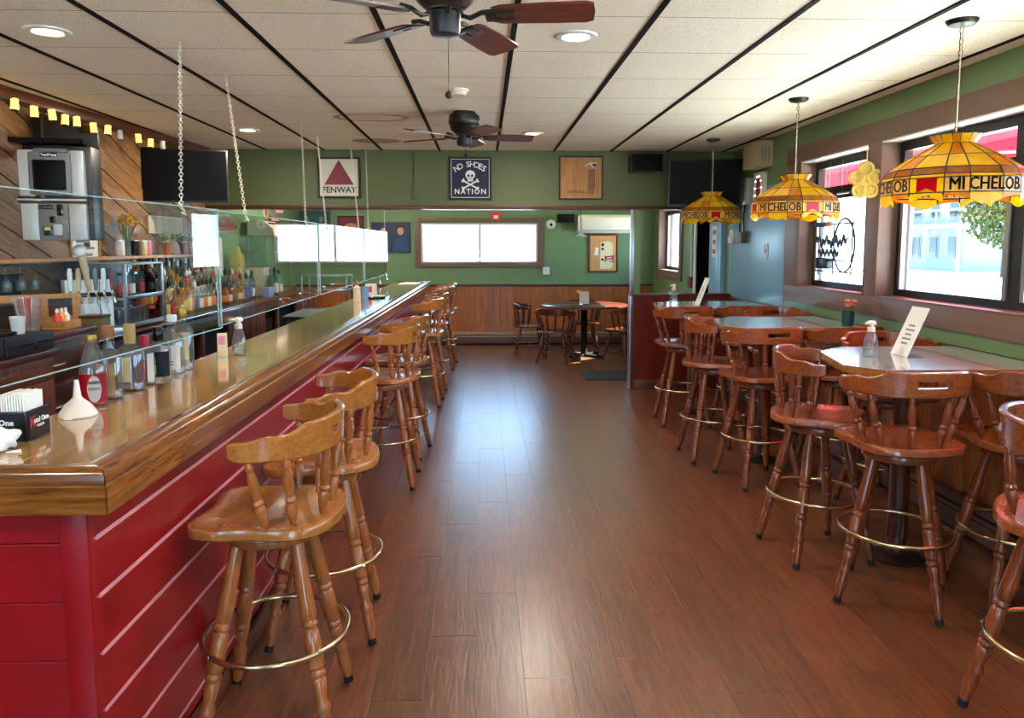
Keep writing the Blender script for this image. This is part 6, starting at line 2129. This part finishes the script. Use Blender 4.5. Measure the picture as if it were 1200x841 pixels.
t = bar_thing('funnel', 'white plastic funnel upside down on the bar beside the red labelled bottle', 'funnel', -.40, .62)
obj('cone', lathe(bmesh.new(), [(.054, .0), (.056, .004), (.050, .016), (.036, .036), (.018, .052), (.012, .060), (.0105, .075), (.0065, .112), (.005, .112), (.008, .075), (.010, .06), (.034, .032), (.05, .008)], 28, cap=False), 'funnel_white', t)
obj('tab', bx(-.012, .012, -.066, -.053, .0005, .004, .001), 'funnel_white', t)
t = bar_thing('bar_caddy', 'black bar caddy with napkins and red stir sticks at the left edge', 'caddy', -.40, .36, math.radians(2))
for a in ((-.12, .035, -.055, -.051), (-.12, .035, .051, .055), (-.12, -.116, -.051, .051), (.031, .035, -.051, .051)):
    obj('side', bx(*a, 0, .082, .001), 'black', t)
obj('bottom', bx(-.116, .031, -.051, .051, 0, .004), 'black', t)
obj('divider', bx(-.045, -.042, -.051, .051, .004, .075), 'black', t)
f_ = obj('face_plate', bx(.0352, .0362, -.05, .05, .004, .078), 'black', t)
letters('K', .045, 'ink_red', f_, (.0372, -.031, .048), rot=(PI / 2, 0, PI / 2), bold=.0008)
letters('etel One', .020, 'ink_white', f_, (.0372, .010, .050), rot=(PI / 2, 0, PI / 2), bold=.0006)
letters('VODKA', .010, 'ink_white', f_, (.0372, .006, .034), rot=(PI / 2, 0, PI / 2), bold=.0003)
f_ = obj('face_plate', bx(-.115, .03, -.0565, -.0553, .004, .078), 'black', t)
letters('Ketel One', .022, 'ink_white', f_, (-.045, -.0575, .052), bold=.0006)
for k in range(9):
    obj('napkin', bx(-.036 + k * .0072, -.0335 + k * .0072, -.046, .046, .006, .128 - .001 * (k % 3), .0004), 'paper', t)
for k in range(10):
    obj('stir_stick', cyl(bmesh.new(), (-.105 + (k % 5) * .012, -.035 + (k // 5) * .02, .006), (-.105 + (k % 5) * .0125, -.036 + (k // 5) * .021, .105 - .002 * (k % 3)), .0042, 6), 'red_plastic', t)
t = bar_thing('crumpled_napkin', 'crumpled white napkin at the left edge near the end rail of the bar', 'napkin', -.372, .225)
bm = bmesh.new()
r2 = random.Random(2)
bmesh.ops.create_icosphere(bm, subdivisions=3, radius=.034)
for v in bm.verts:
    v.co *= 1 + .28 * math.sin(v.co.x * 120 + v.co.y * 90) * math.cos(v.co.z * 110 + v.co.y * 60)
    v.co.z = max(v.co.z * .9 + .028, .0008)
obj('paper_ball', bm, 'paper', t)
obj('corner', prism(bmesh.new(), [(.02, -.03), (.065, -.035), (.04, .0)], .001, .003), 'paper', t)

t = bar_thing('table_tent', 'pink and cream table tent card on the bar past the bottles', 'card', -.375, 1.84, math.radians(20))
obj('card_face', bx(-.035, .01, -.004, .0, 0, .115, .001), 'lab_cream', t)
obj('print', bx(-.03, .0, -.0052, -.0042, .06, .10), 'pink', t, smooth=False)
obj('foot', bx(-.04, .015, -.02, .02, 0, .003), 'plexi_card', t)
xs, ysp, _ = B(-.330, 1.90)
soap(xs, ysp, 'clear soap pump bottle on the bar next to the table tent', .85, ZB)
t = bar_thing('ticket_tray', 'black tray with a white slip on the far half of the bar', 'tray', -.27, 5.8)
obj('tray_body', bx(-.10, .10, -.15, .15, 0, .018, .006), 'gloss_black', t)
obj('slip', bx(-.07, .07, -.10, .10, .0185, .02), 'paper', t)
for k, (x_, y_, m, lb) in enumerate(((-.38, 5.3, 'lab_cream', 'cream squeeze bottle on the far half of the bar'), (-.36, 5.62, 'blue_carton', 'light blue plastic cup on the far half of the bar'), (-.38, 6.1, 'paper', 'white napkin holder with a red end on the far half of the bar'))):
    t = bar_thing(('squeeze_bottle', 'plastic_cup', 'napkin_holder')[k], lb, ('bottle', 'cup', 'napkin holder')[k], x_, y_)
    if k == 0:
        obj('body', lathe(bmesh.new(), [(0, 0), (.032, 0), (.034, .01), (.034, .13), (.012, .15), (0, .15)], 16, cap=False), m, t)
        obj('nozzle', lathe(bmesh.new(), [(0, .15), (.01, .15), (.004, .2), (0, .2)], 10, cap=False), 'red_plastic', t)
    elif k == 1:
        obj('body', lathe(bmesh.new(), [(0, 0), (.03, 0), (.04, .12), (.037, .12), (.028, .006), (0, .005)], 16, cap=False), m, t)
        obj('rim', torus(bmesh.new(), .0385, .002, .12, 18, 5), m, t)
    else:
        obj('body', bx(-.05, .05, -.07, .07, 0, .12, .006), m, t)
        obj('end_plate', bx(-.03, .02, -.075, -.0705, .04, .10, .003), 'red_plastic', t)
t = bar_thing('paper_stack', 'white papers lying at the far end of the bar', 'papers', -.25, 8.45)
for k in range(3):
    obj('sheet', bx(-.13 + k * .02, .10 + k * .02, -.16 + k * .05, .13 + k * .05, .001 + k * .002, .0025 + k * .002), 'paper', t, smooth=False)
t = bar_thing('gooseneck_tap', 'chrome gooseneck sink tap behind the far end of the bar', 'tap', -.62, 8.3)
t.location.z = 0
obj('riser', cyl(bmesh.new(), (0, 0, .9), (0, 0, 1.12), .012, 8), 'chrome', t)
obj('spout', tube(bmesh.new(), [(0, 0, 1.12), (.0, -.01, 1.20), (.04, -.02, 1.24), (.09, -.03, 1.20), (.10, -.03, 1.12)], .014, 8), 'chrome', t)
obj('sink_stand', bx(-.22, .08, -.3, .3, 0, .90, .006), 'steel', t)
